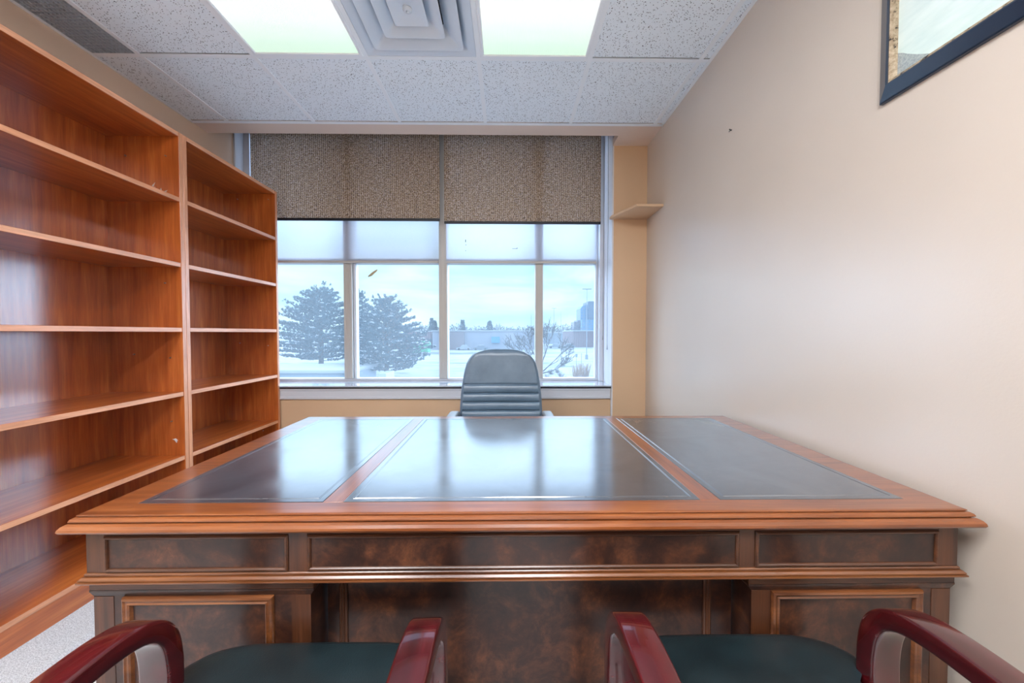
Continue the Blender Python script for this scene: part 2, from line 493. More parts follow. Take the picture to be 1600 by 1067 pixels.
# tiles and the T grid
T = 0.6096
xt = [-1.985+T*i for i in range(6)]           # tees running to the window
yt = [Y_ANG-T*k for k in range(1, 8)]         # cross tees
cols = [XL]+xt+[XR]
rows = [Y_ANG]+yt+[YB]
VENT = (xt[2], xt[3], yt[1], yt[0])
def is_light(a, r): return a in (2, 4) and r in (1, 2, 4, 5)
def skip(a, r): return is_light(a, r) or (a == 3 and r == 1) or (a == 0 and r in (1, 2, 3))
tm = MB(); pl = MB()
for a in range(len(cols)-1):
    for r in range(len(rows)-1):
        if skip(a, r): continue
        x0, x1 = cols[a], cols[a+1]; y1, y0 = rows[r], rows[r+1]
        if x1-x0 < 0.02 or y1-y0 < 0.03: continue
        tm.box(x0+0.003, x1-0.003, y0+0.004, y1-0.0165, ZC+0.003, ZC+0.018, 0.0015, 1)
struct(tm.build('ceiling', M['tile']), 'white pitted mineral fibre ceiling tiles')
g = MB()
for x in xt:
    g.box(x-0.012, x+0.012, YB, Y_ANG, ZC-0.001, ZC+0.003)
    g.box(x-0.001, x+0.001, YB, Y_ANG, ZC+0.003, ZC+0.035)
for i, y in enumerate(yt):
    for a in range(len(cols)-1):
        if i in (1, 4) and a in (2, 4): continue
        x0 = cols[a]+(0.012 if a else 0); x1 = cols[a+1]-(0.012 if a < len(cols)-2 else 0)
        g.box(x0, x1, y-0.012, y+0.012, ZC-0.0008, ZC+0.003)
        g.box(x0, x1, y-0.001, y+0.001, ZC+0.003, ZC+0.035)
g.box(XL, XR, Y_ANG-0.012, Y_ANG+0.012, ZC-0.003, ZC+0.003)
g.box(XR-0.018, XR, YB, Y_ANG, ZC-0.003, ZC)
g.box(XL, XL+0.018, YB, Y_ANG, ZC-0.003, ZC)
struct(g.build('trim_3', M['tee']), 'white metal grid that carries the ceiling tiles')

# ---- recessed light panels
def ceiling_light(a, r0, label, mat, group):
    x0, x1 = cols[a]+0.012, cols[a+1]-0.012
    y1, y0 = rows[r0]-0.012, rows[r0+2]+0.012
    c = Vector(((x0+x1)/2, (y0+y1)/2, ZC))
    t = thing('ceiling_light', c, label, 'ceiling light', group)
    f = MB()
    f.rect_loft(x0, x1, y0, y1, [(0, 0.02), (0, -0.002), (-0.004, -0.005), (-0.015, -0.005), (-0.019, -0.001), (-0.019, 0.006), (-0.012, 0.02)],
                lambda x, y, h: Vector((x, y, ZC+h)), False, False)
    f.build('frame', M['tee'], t)
    d = MB(); d.box(x0+0.018, x1-0.018, y0+0.018, y1-0.018, ZC+0.001, ZC+0.006)
    d.build('diffuser', mat, t)
    h = MB(); h.rings([[Vector((x0, y0, ZC+0.02)), Vector((x1, y0, ZC+0.02)), Vector((x1, y1, ZC+0.02)), Vector((x0, y1, ZC+0.02))],
                       [Vector((x0, y0, ZC+0.12)), Vector((x1, y0, ZC+0.12)), Vector((x1, y1, ZC+0.12)), Vector((x0, y1, ZC+0.12))]], False, True)
    h.build('housing', M['tee'], t)
    return t
ceiling_light(2, 1, 'lit recessed ceiling light panel left of the square air vent', M['panel'], 'ceiling light panels')
ceiling_light(4, 1, 'lit recessed ceiling light panel right of the square air vent', M['panel'], 'ceiling light panels')
ceiling_light(2, 4, 'added unseen fill light panel in the ceiling at the rear of the room', M['panel_fill'], 'added fill panels at the rear')
ceiling_light(4, 4, 'added unseen fill light panel in the ceiling at the rear of the room', M['panel_fill'], 'added fill panels at the rear')

# ---- square air supply diffuser: nested flared cones
x0, x1, y0, y1 = VENT
cx, cy = (x0+x1)/2, (y0+y1)/2
t = thing('air_vent', (cx, cy, ZC), 'square white air supply vent with nested flared rings between the two light panels', 'air vent')
def sq(o, h, r=0.02):
    pts = []
    for sx, sy, a0 in ((1, 1, 0), (-1, 1, PI/2), (-1, -1, PI), (1, -1, 1.5*PI)):
        for k in range(5):
            q = a0+PI/2*k/4
            pts.append(Vector((cx+sx*(o-r)+r*math.cos(q), cy+sy*(o-r)+r*math.sin(q), ZC+h)))
    return pts
hw = T/2-0.013
m_ = MB(); m_.rings([sq(hw, 0.012, 0.002), sq(hw, 0.001, 0.002), sq(hw-0.035, 0.001, 0.01), sq(hw-0.05, 0.012, 0.012), sq(hw-0.075, 0.045, 0.012), sq(hw-0.072, 0.048, 0.012)], False, False)
m_.build('outer_flange', M['vent_metal'], t, smooth=True)
for (o, drop, d2) in ((0.232, -0.012, 0.045), (0.150, -0.016, 0.05)):
    r_ = MB()
    r_.rings([sq(o-0.085, d2, 0.01), sq(o-0.055, 0.018, 0.012), sq(o-0.006, drop+0.003, 0.016), sq(o, drop, 0.016), sq(o, drop-0.003, 0.016),
              sq(o-0.008, drop-0.003, 0.016), sq(o-0.060, 0.012, 0.012), sq(o-0.089, d2-0.002, 0.01)], False, False)
    r_.build('louver_ring', M['vent_metal'], t, smooth=True)
p_ = MB()
p_.rings([sq(0.05, 0.02, 0.01), sq(0.078, -0.012, 0.008), sq(0.082, -0.016, 0.008), sq(0.078, -0.019, 0.008), sq(0.070, -0.018, 0.008), sq(0.026, -0.006, 0.006), sq(0.018, -0.006, 0.006)])
p_.build('center_plate', M['vent_metal'], t, smooth=True)
k_ = MB(); k_.lathe([(0.020, -0.004), (0.022, -0.010), (0.017, -0.016), (0.008, -0.018), (0.005, -0.012)], 20, (cx, cy, ZC))
k_.build('hub', M['vent_metal'], t, smooth=True)
th_ = MB(); th_.rings([sq(hw-0.06, 0.046, 0.01), sq(hw-0.07, 0.12, 0.01)], False, True)
th_.build('throat', M['vent_dark'], t)

# ---- egg-crate return grille
gx0, gx1, gy0, gy1 = XL+0.018, xt[0]-0.012, yt[3]+0.012, yt[0]-0.012
t = thing('return_grille', ((gx0+gx1)/2, (gy0+gy1)/2, ZC), 'dark egg-crate return air grille at the ceiling corner above the bookcase', 'air grille')
b_ = MB(); b_.box(gx0, gx1, gy0, gy1, ZC+0.03, ZC+0.034); b_.build('backing', M['vent_dark'], t)
l_ = MB(); n_ = int((gx1-gx0)/0.019)
for i in range(n_+1):
    x = gx0+(gx1-gx0)*i/n_; l_.box(x-0.0012, x+0.0012, gy0, gy1, ZC+0.001, ZC+0.014)
n_ = int((gy1-gy0)/0.019)
for i in range(n_+1):
    y = gy0+(gy1-gy0)*i/n_; l_.box(gx0, gx1, y-0.0012, y+0.0012, ZC+0.0015, ZC+0.0135)
l_.build('lattice', NM('grey_lattice_enamel', 0.5, (185, 192, 200)).m, t)

# ================================================================== WINDOW
zs = z(-0.425)
win = bpy.data.objects.new('window_1', None); C.objects.link(win); win.location = (-0.7, YW, zs); ORIGIN['window_1'] = Vector(win.location)
struct(win, 'wide four-bay window with grey frames over a snowy car park')
ztop = z(1.80)
fr = MB()
fr.box(XL, XL+0.060, YW-0.10, YW+0.07, zs, ztop, 0.004)
fr.box(XL, XL+0.014, YW-0.20, YW-0.10, zs, ztop, 0.003)
fr.box(XL+0.060, XL+0.080, YW-0.02, YW+0.05, zs, ztop, 0.003)
fr.box(XN-0.038, XN, YW-0.06, YW+0.07, zs, ztop, 0.004)
fr.box(XN-0.060, XN-0.038, YW-0.01, YW+0.05, zs, ztop, 0.003)
fr.box(XL, XN, YW-0.02, YW+0.07, ztop-0.05, ztop, 0.003)
fr.box(XL+0.06, XN-0.038, YW-0.02, YW+0.07, zs, zs+0.022, 0.003)
fr.build('frame', M['alu_white'], win)
for i, (a, b) in enumerate(((-1.434, -1.360), (-0.602, -0.528), (0.247, 0.316))):
    m_ = MB(); m_.box(a, b, YW-0.035, YW+0.08, zs+0.022, ztop-0.05, 0.004)
    m_.box(b-0.022, b-0.018, YW-0.040, YW-0.030, zs+0.022, ztop-0.05)
    m_.box(a+0.018, a+0.024, YW-0.039, YW-0.030, zs+0.022, ztop-0.05)
    m_.build('mullion', M['alu'], win)
m_ = MB(); m_.box(-1.358, -1.336, YW-0.01, YW+0.05, zs+0.022, z(0.612), 0.003); m_.build('casement_strip', M['alu_white'], win)
r_ = MB()
bays = [(XL+0.08, -1.434), (-1.360, -0.602), (-0.528, 0.247), (0.316, XN-0.060)]
for a, b in bays:
    r_.box(a, b, YW-0.028, YW+0.06, z(0.612), z(0.652), 0.003)
r_.build('transom_rail', M['alu'], win)
for a, b in bays:
    for q0, q1 in ((zs+0.018, z(0.614)), (z(0.650), ztop-0.045)):
        m_ = MB(); m_.box(a-0.004, b+0.004, YW+0.02, YW+0.021, q0, q1)
        m_.bm.faces.ensure_lookup_table()
        for f in [f for f in m_.bm.faces if f.normal.y > -0.5 or abs(f.normal.y) < 0.5]:
            pass
        m_.bm.clear()
        v = [m_.bm.verts.new(p) for p in ((a-0.004, YW+0.02, q0), (b+0.004, YW+0.02, q0), (b+0.004, YW+0.02, q1), (a-0.004, YW+0.02, q1))]
        m_.bm.faces.new(v)
        m_.build('glass_pane', M['glass'], win)
# residue of old tape on the second pane
q_ = MB(); q_.poly([(-1.235, z(.497)), (-1.205, z(.508)), (-1.165, z(.545)), (-1.150, z(.560)), (-1.165, z(.563)), (-1.195, z(.545)), (-1.225, z(.52)), (-1.24, z(.505))], YW+0.016, YW+0.0185,
     lambda x, y, h: Vector((x, h, y)))
q_.build('tape_residue', NM('yellowed_tape', 0.7, (190, 176, 140)).m, win)

# sill and its apron moulding
s_ = MB(); s_.box(XL, XN, 2.888, YW+0.0, z(-0.437), z(-0.425), 0.003)
struct(s_.build('trim_4', M['sill']), 'glossy pale window sill board')
s_ = MB(); s_.box(XL, XN-0.002, 2.893, 2.93, z(-0.449), z(-0.437))
struct(s_.build('trim_5', M['black_gap']), 'thin black strip under the window sill')
s_ = MB()
prof = [(2.918, -0.449), (2.899, -0.449), (2.899, -0.462), (2.903, -0.468), (2.903, -0.512), (2.896, -0.519), (2.896, -0.532), (2.902, -0.537), (2.918, -0.537)]
s_.rings([[Vector((x, a, z(b))) for a, b in prof] for x in (XL, XN-0.006)])
struct(s_.build('trim_6', M['alu_white']), 'white moulded trim under the window sill')

# ---- sheer screens with their hem bars
def cloth(x0, x1, z0, z1, y, amp=0.002, n=30):
    b = MB(); rr = []
    for i in range(n+1):
        x = x0+(x1-x0)*i/n
        yy = y+amp*math.sin(i*0.7)+amp*0.6*math.sin(i*0.31+1)
        rr.append([Vector((x, yy, z0)), Vector((x, yy, (z0+z1)/2)), Vector((x, yy, z1))])
    b.rings(rr, False, False, closed=False); return b
def shade(name, x0, x1, zb, yy, mat, barmat, barh, label, cat, group, over=0.0):
    t = thing(name, ((x0+x1)/2, yy, zb), label, cat, group)
    cloth(x0, x1, zb+barh*0.5, ztop-0.10, yy, 0.0012).build('fabric', mat, t, smooth=True)
    b = MB(); b.box(x0-over, x1+over, yy-0.009, yy+0.009, zb, zb+barh, 0.004); b.build('hem_bar', barmat, t)
    r = MB(); r.tube([(x0, yy+0.018, ztop-0.09), (x1, yy+0.018, ztop-0.09)], 0.017, 16); r.build('roller', barmat, t, smooth=True)
    return t
SX = [(XL+0.085, -0.598), (-0.532, XN-0.065)]
bt = shade('sheer_shade', *SX[0], z(0.606), YW-0.055, M['sheer'], M['alu'], 0.020, 'sheer white screen shade behind the left woven blind', 'window shade', 'sheer shades')
bt = shade('sheer_shade', *SX[1], z(0.606), YW-0.055, M['sheer'], M['alu'], 0.020, 'sheer white screen shade behind the right woven blind', 'window shade', 'sheer shades')
for (x, zz, a, b) in ((-0.363, 0.80, 0.003, 0.022), (-0.360, 0.765, 0.003, 0.006), (-0.362, 0.715, 0.003, 0.005), (0.065, 0.735, 0.022, 0.003), (0.085, 0.738, 0.006, 0.004)):
    spk = MB(); spk.box(x-a, x+a, YW-0.0595, YW-0.0585, z(zz)-b/2, z(zz)+b/2)
    spk.build('black_speck', M['rail_black'], bt)
shade('woven_blind', -2.165, -0.575, z(0.952), YW-0.115, M['woven'], M['rail_black'], 0.022, 'brown woven grass roller blind in the left half of the window', 'window blind', 'woven blinds')
wb = shade('woven_blind', -0.537, 0.800, z(0.930), YW-0.115, M['woven'], M['rail_black'], 0.022, 'brown woven grass roller blind in the right half of the window', 'window blind', 'woven blinds')
# pull cords hang at the right jamb
for (xx, yy, zb, lb) in ((0.822, YW-0.12, -0.02, 'thin white blind cord hanging beside the right window jamb'), (0.838, YW-0.20, -0.10, 'thin pale bead cord hanging on the right window reveal')):
    k = MB(); k.tube([(xx, yy, z(1.68)), (xx+0.003, yy, z(0.9)), (xx-0.002, yy, z(0.4)), (xx, yy, z(zb))], 0.0018, 6)
    k.tube([(xx, yy, z(zb)), (xx, yy, z(zb-0.04))], [0.002, 0.005], 8)
    tag(k.build('blind_cord', M['grey_plastic'], loc=(xx, yy, z(zb))), lb, 'blind cord')

# ================================================================== SMALL CORNER SHELF
s_ = MB()
pts = [(0.822, 2.900), (0.822, 2.850), (0.930, 2.590), (1.126, 2.590), (1.126, 2.900)]
s_.poly(pts, z(0.912), z(0.930))
bmesh.ops.bevel(s_.bm, geom=s_.bm.edges[:], offset=0.002, segments=1, affect='EDGES')
tag(s_.build('corner_shelf', wall_paint('shelf_beige_paint', (214, 180, 146), 0.5), loc=(1.0, 2.75, z(0.912))), 'small clipped-corner tan shelf in the corner right of the window', 'shelf')
# a little hook on the right wall
h_ = MB(); h_.tube([(XR+0.004, 1.81, z(1.018)), (XR-0.006, 1.81, z(1.018)), (XR-0.009, 1.812, z(1.024))], 0.0028, 8)
h_.tube([(XR-0.006, 1.80, z(1.016)), (XR-0.006, 1.822, z(1.016))], 0.0016, 6)
tag(h_.build('wall_hook', M['black_plastic'], loc=(XR, 1.81, z(1.018))), 'tiny dark nail hook left in the right wall', 'hook')

# ================================================================== PICTURE ON THE RIGHT WALL
PY1, PY0, PZ0, PZ1 = 1.077, 0.36, z(0.682), z(1.30)
t = thing('framed_picture', (XR, (PY0+PY1)/2, PZ0), 'pale aqua picture in a wide black frame high on the right wall', 'picture')
mapw = lambda u, v, h: Vector((XR-h, u, v))
f = MB(); f.rect_loft(PY0, PY1, PZ0, PZ1, [(0, 0.0), (0, 0.010), (-0.003, 0.013), (-0.034, 0.030), (-0.038, 0.029), (-0.038, 0.012)], mapw, False, False)
f.build('frame', NM('black_blue_frame_lacquer', 0.28, (24, 44, 66), coat=0.6, coat_rough=0.2).m, t)
fm = NM('antique_silver_fillet', 0.4, (165, 150, 125), metal=0.3)
fm.color(fm.ramp(fm.noise(fm.map((1, 1, 1)), 60, 4, 0.7), [(0.36, (36, 32, 30)), (0.45, (160, 142, 116)), (0.7, (205, 190, 165))]))
f = MB(); f.rect_loft(PY0, PY1, PZ0, PZ1, [(-0.0385, 0.012), (-0.0385, 0.026), (-0.048, 0.022), (-0.050, 0.012)], mapw, False, False)
f.build('inner_fillet', fm.m, t)
pm = NM('pale_aqua_grey_picture', 0.15, (205, 222, 222), coat=1.0, coat_rough=0.03)
sp = pm.node('ShaderNodeSeparateXYZ'); pm.link(pm.map((1, 1, 1)), sp.inputs[0])
wv = pm.math('ADD', pm.math('ADD', sp.outputs[2], pm.math('MULTIPLY', sp.outputs[1], -0.8)), pm.math('MULTIPLY', pm.noise(pm.map((1, 1, 1)), 14, 4, 0.6), 0.012))
pm.color(pm.mix(pm.ramp(pm.noise(pm.map((1, 1, 1)), 160, 3, 0.7), [(0.35, (140, 152, 156)), (0.65, (176, 186, 188))]),
                pm.ramp(pm.noise(pm.map((1, 1, 4)), 5, 5, 0.6), [(0.3, (196, 220, 218)), (0.7, (226, 242, 238))]), pm.math('GREATER_THAN', wv, 0.125-0.8*0.3115)))  # grey below a slanting edge, pale aqua above it
f = MB(); f.box(XR-0.012, XR-0.008, PY0+0.045, PY1-0.045, PZ0+0.045, PZ1-0.045); f.build('print', pm.m, t)
f = MB(); f.box(XR-0.008, XR-0.002, PY0+0.01, PY1-0.01, PZ0+0.01, PZ1-0.01); f.build('backing_board', M['black_plastic'], t)

# ================================================================== BOOKCASES
XS = -1.83; XBK = XL+0.004
SH = [0.757, 0.393, 0.030, -0.332, -0.695]          # top faces, from eye level
def bookcase(ya, yb, label, near):
    t = thing('bookcase', ((XS+XBK)/2, (ya+yb)/2, 0), label, 'bookcase', 'cherry bookcases')
    P = 0.025; tt = 0.024; top = z(1.118)
    for (p, q) in ((ya, ya+P), (yb-P, yb)):
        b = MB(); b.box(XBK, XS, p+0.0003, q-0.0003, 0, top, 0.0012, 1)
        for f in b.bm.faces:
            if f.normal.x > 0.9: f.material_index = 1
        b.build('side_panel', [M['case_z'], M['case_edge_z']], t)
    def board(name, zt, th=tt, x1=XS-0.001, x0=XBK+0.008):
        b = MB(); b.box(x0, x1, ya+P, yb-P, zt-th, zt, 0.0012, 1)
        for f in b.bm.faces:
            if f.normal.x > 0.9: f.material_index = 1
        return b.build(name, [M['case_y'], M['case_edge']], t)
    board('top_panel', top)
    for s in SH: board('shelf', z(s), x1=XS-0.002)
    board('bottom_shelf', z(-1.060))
    b = MB(); b.box(XS-0.022, XS-0.004, ya+P, yb-P, 0, z(-1.060)-tt, 0.001, 1); b.build('kickboard', M['case_y'], t)
    b = MB(); b.box(XBK, XBK+0.008, ya+P, yb-P, 0.02, top-0.002); b.build('back_panel', M['case_z'], t)
    # steel shelf pins left in the far side panel
    pins = [(-1.90, 0.985), (-2.12, 0.985), (-1.90, -0.14), (-2.10, -0.12), (-1.90, -0.50), (-1.92, 0.28)] if near else [(-1.88, 1.05), (-2.12, 1.05), (-1.90, -0.10), (-2.12, -0.08), (-1.95, -0.78)]
    for (x, s) in pins:
        b = MB(); b.tube([(x, yb-P+0.002, z(s)), (x, yb-P-0.008, z(s))], [0.0035, 0.003], 8); b.build('shelf_pin', M['steel'], t, smooth=True)
    return t
bookcase(1.242, 2.070, 'open cherry wood bookcase nearest the viewer along the left wall', True)
bookcase(2.070, 2.898, 'open cherry wood bookcase beside the window in the far left corner', False)
# scrap of clear plastic left on the second shelf, chip mark lower down
s_ = MB()
rnd = random.Random(3)
for k in range(7):
    c0 = Vector((-1.90+rnd.uniform(-0.03, 0.03), 1.985+rnd.uniform(-0.025, 0.025), z(0.757)+0.001))
    a = Vector((rnd.uniform(-.02, .02), rnd.uniform(-.015, .015), rnd.uniform(0, .01))); b = Vector((rnd.uniform(-.015, .015), rnd.uniform(-.01, .01), rnd.uniform(.018, .045)))
    v = [s_.bm.verts.new(c0+q) for q in (Vector((0, 0, 0)), a, a+b, b*0.8)]
    s_.bm.faces.new(v)
cp = NM('crumpled_clear_plastic', 0.15, (225, 215, 205)); cp.p.inputs['Alpha'].default_value = 0.75
tag(s_.build('plastic_scrap', cp.m, loc=(-1.90, 1.985, z(0.757))), 'crumpled clear plastic scrap on the near bookcase shelf below the top', 'scrap')
s_ = MB(); s_.poly([(-0.012, 0.008), (0.004, 0.012), (0.014, 0.0), (0.010, -0.012), (0.006, -0.004), (0.0, 0.003)], 2.0405, 2.0445, lambda x, y, h: Vector((-1.885+x, h, z(-0.61)+y)))
tag(s_.build('tape_scrap', M['white_paint'], loc=(-1.885, 2.044, z(-0.61))), 'tiny curled white tape scrap stuck inside the near bookcase', 'scrap')

# ================================================================== EXECUTIVE DESK
DZ = z(-0.415)
dX0, dX1, dY0, dY1 = -1.004, 1.104, 0.800, 1.800      # lip of the top
t = thing('executive_desk', ((dX0+dX1)/2, (dY0+dY1)/2, 0), 'large walnut executive desk with three dark leather inlays on top', 'desk')
prof = [(-0.030, -0.036), (-0.005, -0.036), (-0.001, -0.034), (0.001, -0.030), (0.000, -0.025), (-0.004, -0.0195), (-0.010, -0.0165), (-0.0125, -0.0165),
        (-0.0165, -0.0165), (-0.0165, -0.0140), (-0.0115, -0.0135), (-0.0115, -0.0110), (-0.0135, -0.0075), (-0.0175, -0.0055), (-0.0225, -0.0055), (-0.0225, -0.0030), (-0.0200, -0.0025), (-0.0210, -0.0008), (-0.0245, 0.0)]
b = MB(); b.rect_loft(dX0, dX1, dY0, dY1, prof, lambda x, y, h: Vector((x, y, DZ+h)))
top = b.build('desktop', M['desk_honey'], t)
# cross strips of the border, grain running front to back
IN = [(-0.899, -0.452), (-0.403, 0.480), (0.529, 0.992)]
for a, c in ((-0.450, -0.405), (0.482, 0.527)):
    b = MB(); b.box(a, c, 0.875, 1.727, DZ-0.002, DZ+0.0006, 0.0005, 1); b.build('border_strip', M['desk_honey_y'], t)
for a, c in IN:
    b = MB()
    b.rect_loft(a, c, 0.875, 1.727, [(0, -0.003), (0, 0.0004), (-0.002, 0.0011), (-0.016, 0.0011), (-0.0168, 0.0001), (-0.0178, 0.0011), (-0.020, 0.0011), (-0.0208, 0.0003), (-0.0216, 0.0011), (-0.05, 0.0011)],
                lambda x, y, h: Vector((x, y, DZ+h)))
    b.build('leather_inlay', M['leather_top'], t)
# frieze
bX0, bX1, bY0, bY1 = -0.968, 1.068, 0.826, 1.770
b = MB(); b.box(bX0, bX1, bY0, bY1, z(-0.556), DZ-0.030, 0.002)
b.build('frieze_case', M['desk_walnut_x'], t)
fm_ = lambda x, y, h: Vector((x, bY0-h, y))
pan = [(-0.924, -0.509), (-0.461, 0.543), (0.585, 1.018)]
for a, c in pan:
    q0, q1 = z(-0.549), z(-0.468)
    b = MB(); b.rect_loft(a, c, q0, q1, [(0.002, -0.001), (0.002, 0.003), (-0.001, 0.006), (-0.004, 0.006), (-0.006, 0.004), (-0.007, 0.0005)], fm_, False, False)
    pm_ = b.build('panel_moulding', M['desk_walnut_x'], t)
    b = MB(); b.box(a+0.006, c-0.006, bY0-0.0012, bY0+0.001, q0+0.006, q1-0.006); b.build('frieze_panel', M['burl'], t)
for a, c in ((-0.968, -0.927), (-0.506, -0.464), (0.546, 0.582), (1.021, 1.068)):
    b = MB(); b.box(a, c, bY0-0.0010, bY0+0.001, z(-0.552), DZ-0.037); b.build('stile', M['desk_walnut'], t)
# waist moulding, all round
b = MB(); b.rect_loft(bX0, bX1, bY0, bY1, [(-0.03, -0.553), (0.002, -0.553), (0.004, -0.555), (0.004, -0.558), (0.002, -0.5585), (0.002, -0.560), (0.007, -0.5605), (0.011, -0.564), (0.0115, -0.5665), (0.009, -0.567), (0.009, -0.5685), (0.0135, -0.569), (0.0135, -0.572), (0.010, -0.575), (0.002, -0.576), (-0.03, -0.576)],
                      lambda x, y, h: Vector((x, y, z(h))))
b.build('waist_moulding', M['moulding'], t)
# pedestals
def pedestal(xa, xb, outer):
    b = MB(); b.box(xa, xb, bY0+0.002, bY1-0.004, z(-0.596), z(-0.574), 0.001, 1)
    b.build('pedestal_head', M['desk_walnut_x'], t)
    xi0, xi1 = xa+0.008, xb-0.008
    b = MB()
    sec = lambda o, zz: [Vector((xa+o, bY0+0.002+o*0.4, zz)), Vector((xb-o, bY0+0.002+o*0.4, zz)), Vector((xb-o, bY1-0.004-o*0.4, zz)), Vector((xa+o, bY1-0.004-o*0.4, zz))]
    b.rings([sec(0.008, 0.09), sec(0.008, z(-0.612)), sec(0.0, z(-0.600)), sec(0.0, z(-0.596))])
    ped = b.build('pedestal', M['burl'], t)
    b = MB(); b.rect_loft(xi0, xi1, bY0+0.006, bY1-0.008, [(-0.01, 0.0), (0.012, 0.0), (0.012, 0.07), (0.008, 0.085), (0.002, 0.092), (-0.01, 0.092)], lambda x, y, h: Vector((x, y, h)))
    b.build('plinth', M['desk_walnut_x'], t)
    yf = bY0+0.0052
    for sx0, sx1 in ((xi0, xi0+0.045), (xi1-0.045, xi1)):
        b = MB(); b.box(sx0, sx1, yf-0.001, yf+0.002, 0.092, z(-0.612)); b.build('stile', M['desk_walnut'], t)
    mx0, mx1 = (-0.892, -0.545) if outer < 0 else (0.627, 0.990)
    q0, q1 = 0.17, z(-0.612)
    mapf = lambda x, y, h: Vector((x, yf-h, y))
    b = MB(); b.rect_loft(mx0, mx1, q0, q1, [(0, -0.001), (0, 0.004), (-0.002, 0.008), (-0.006, 0.010), (-0.009, 0.007), (-0.012, 0.0065), (-0.015, 0.009), (-0.018, 0.0065), (-0.021, -0.001)], mapf, False, False)
    b.build('panel_moulding', M['moulding'], t)
    # side face of the knee hole and of the outer end
pedestal(-0.968, -0.452, -1)
pedestal(0.572, 1.068, 1)
# modesty panel between the pedestals, set back
b = MB(); b.box(-0.452+0.0, 0.572, bY0+0.067, bY0+0.085, 0.10, z(-0.574)); b.build('modesty_panel', M['burl'], t)
for x in (-0.412, 0.508):
    b = MB(); 
    pr = [(-0.010, 0), (-0.010, 0.004), (-0.006, 0.007), (-0.003, 0.004), (0.0, 0.008), (0.003, 0.004), (0.006, 0.007), (0.010, 0.004), (0.010, 0)]
    b.rings([[Vector((x+u, bY0+0.067-v, zz)) for u, v in pr] for zz in (0.11, z(-0.576))])
    b.build('vertical_moulding', M['desk_walnut'], t)

# ================================================================== OFFICE CHAIR BEHIND THE DESK
OX, OY = -0.040, 2.30
t = thing('office_chair', (OX, OY, 0), 'slate leather swivel office chair with ribbed high back behind the desk', 'office chair')
def backrest():
    b = MB()
    zb, zt = 0.50, z(-0.104)
    prof = [(0.50, 0.225), (0.54, 0.25), (0.62, 0.262), (0.70, 0.262), (0.78, 0.258), (0.85, 0.250), (0.93, 0.238), (0.985, 0.224), (1.015, 0.208), (1.040, 0.186), (1.056, 0.158), (1.067, 0.122), (1.0735, 0.08), (1.076, 0.03)]
    def hw(zz):
        for (a, p), (c, q) in zip(prof[:-1], prof[1:]):
            if zz <= c: return p+(q-p)*(zz-a)/(c-a)
        return prof[-1][1]
    grooves = [z(-0.327), z(-0.382), z(-0.437), z(-0.491), z(-0.545), z(-0.60), z(-0.655)]
    zs_ = sorted(set([0.50+0.0045*i for i in range(int((1.076-0.5)/0.0045))]+[1.066, 1.070, 1.073, 1.0755, 1.076]))
    nu = 34; rows_ = []
    for zz in zs_:
        h = hw(zz); e = min(1.0, max(0.0, (1.0765-zz)/0.045)); te = math.sqrt(max(0, 1-(1-e)**2))
        bulge = 0.0
        if zz < grooves[0]+0.03:
            for gz in grooves:
                sag = 0
                bulge -= 0.010*math.exp(-((zz-gz)/0.0042)**2)
            # puffed between the grooves
            gs = sorted(grooves)
            for ga, gb in zip(gs[:-1], gs[1:]):
                if ga < zz < gb: bulge += 0.006*math.sin(PI*(zz-ga)/(gb-ga))
        lean = 0.10*(zz-0.75)+0.05*(zz-0.72)**2
        row = []
        for i in range(nu+1):
            u = -1+2*i/nu; u = math.sin(u*PI/2)
            k = (max(0, 1-abs(u)**6))**0.5
            edge = 1.0 if abs(u) < 0.90 else max(0, 1-(abs(u)-0.90)/0.06)
            rim = 0.005*math.exp(-((abs(u)-0.93)/0.022)**2)
            fr_ = 0.034*k*te + bulge*edge*te + 0.020*u*u*te + rim*te
            row.append(Vector((OX+h*u, OY+lean-fr_, zz)))
        for i in range(nu, -1, -1):
            u = -1+2*i/nu; u = math.sin(u*PI/2)
            k = (max(0, 1-abs(u)**4))**0.5
            row.append(Vector((OX+h*u, OY+lean+0.001+0.03*k*te-0.02*u*u*te, zz)))
        rows_.append(row)
    b.rings(rows_)
    return b.build('backrest', M['chair_leather'], t, smooth=True)
backrest()
b = MB()
rr = []
for k, (o, h) in enumerate([(-0.04, 0.40), (0, 0.41), (0.012, 0.44), (0.010, 0.47), (-0.01, 0.492), (-0.05, 0.505), (-0.12, 0.510)]):
    ring = []
    for i in range(40):
        a = 2*PI*i/40; n_ = 4.0
        ca, sa = math.cos(a), math.sin(a)
        r = (abs(ca)**n_+abs(sa)**n_)**(-1/n_)
        ring.append(Vector((OX+(0.25+o)*r*ca, OY-0.235+(0.24+o)*r*sa, h)))
    rr.append(ring)
b.rings(rr); b.build('seat', M['chair_leather'], t, smooth=True)
for s in (-1, 1):
    b = MB(); xx = OX+s*0.285
    path = catmull([(OY-0.05, 0.47), (OY-0.03, 0.60), (OY-0.06, 0.672), (OY-0.14, 0.686), (OY-0.28, 0.684), (OY-0.36, 0.66), (OY-0.37, 0.60), (OY-0.34, 0.47), (OY-0.30, 0.43)], 6)
    b.ribbon(path, 0.058, 0.026, xx, 0.010)
    b.box(min(OX+s*0.21, xx+s*0.02), max(OX+s*0.21, xx+s*0.02), OY-0.33, OY-0.04, 0.412, 0.436, 0.006)
    b.build('armrest', M['grey_plastic'], t, smooth=True)
b = MB(); b.tube([(OX, OY-0.02, 0.42), (OX, OY+0.03, 0.44), (OX, OY+0.055, 0.56), (OX, OY+0.05, 0.70)], [0.02, 0.022, 0.02, 0.018], 12); b.build('back_support', M['black_plastic'], t, smooth=True)
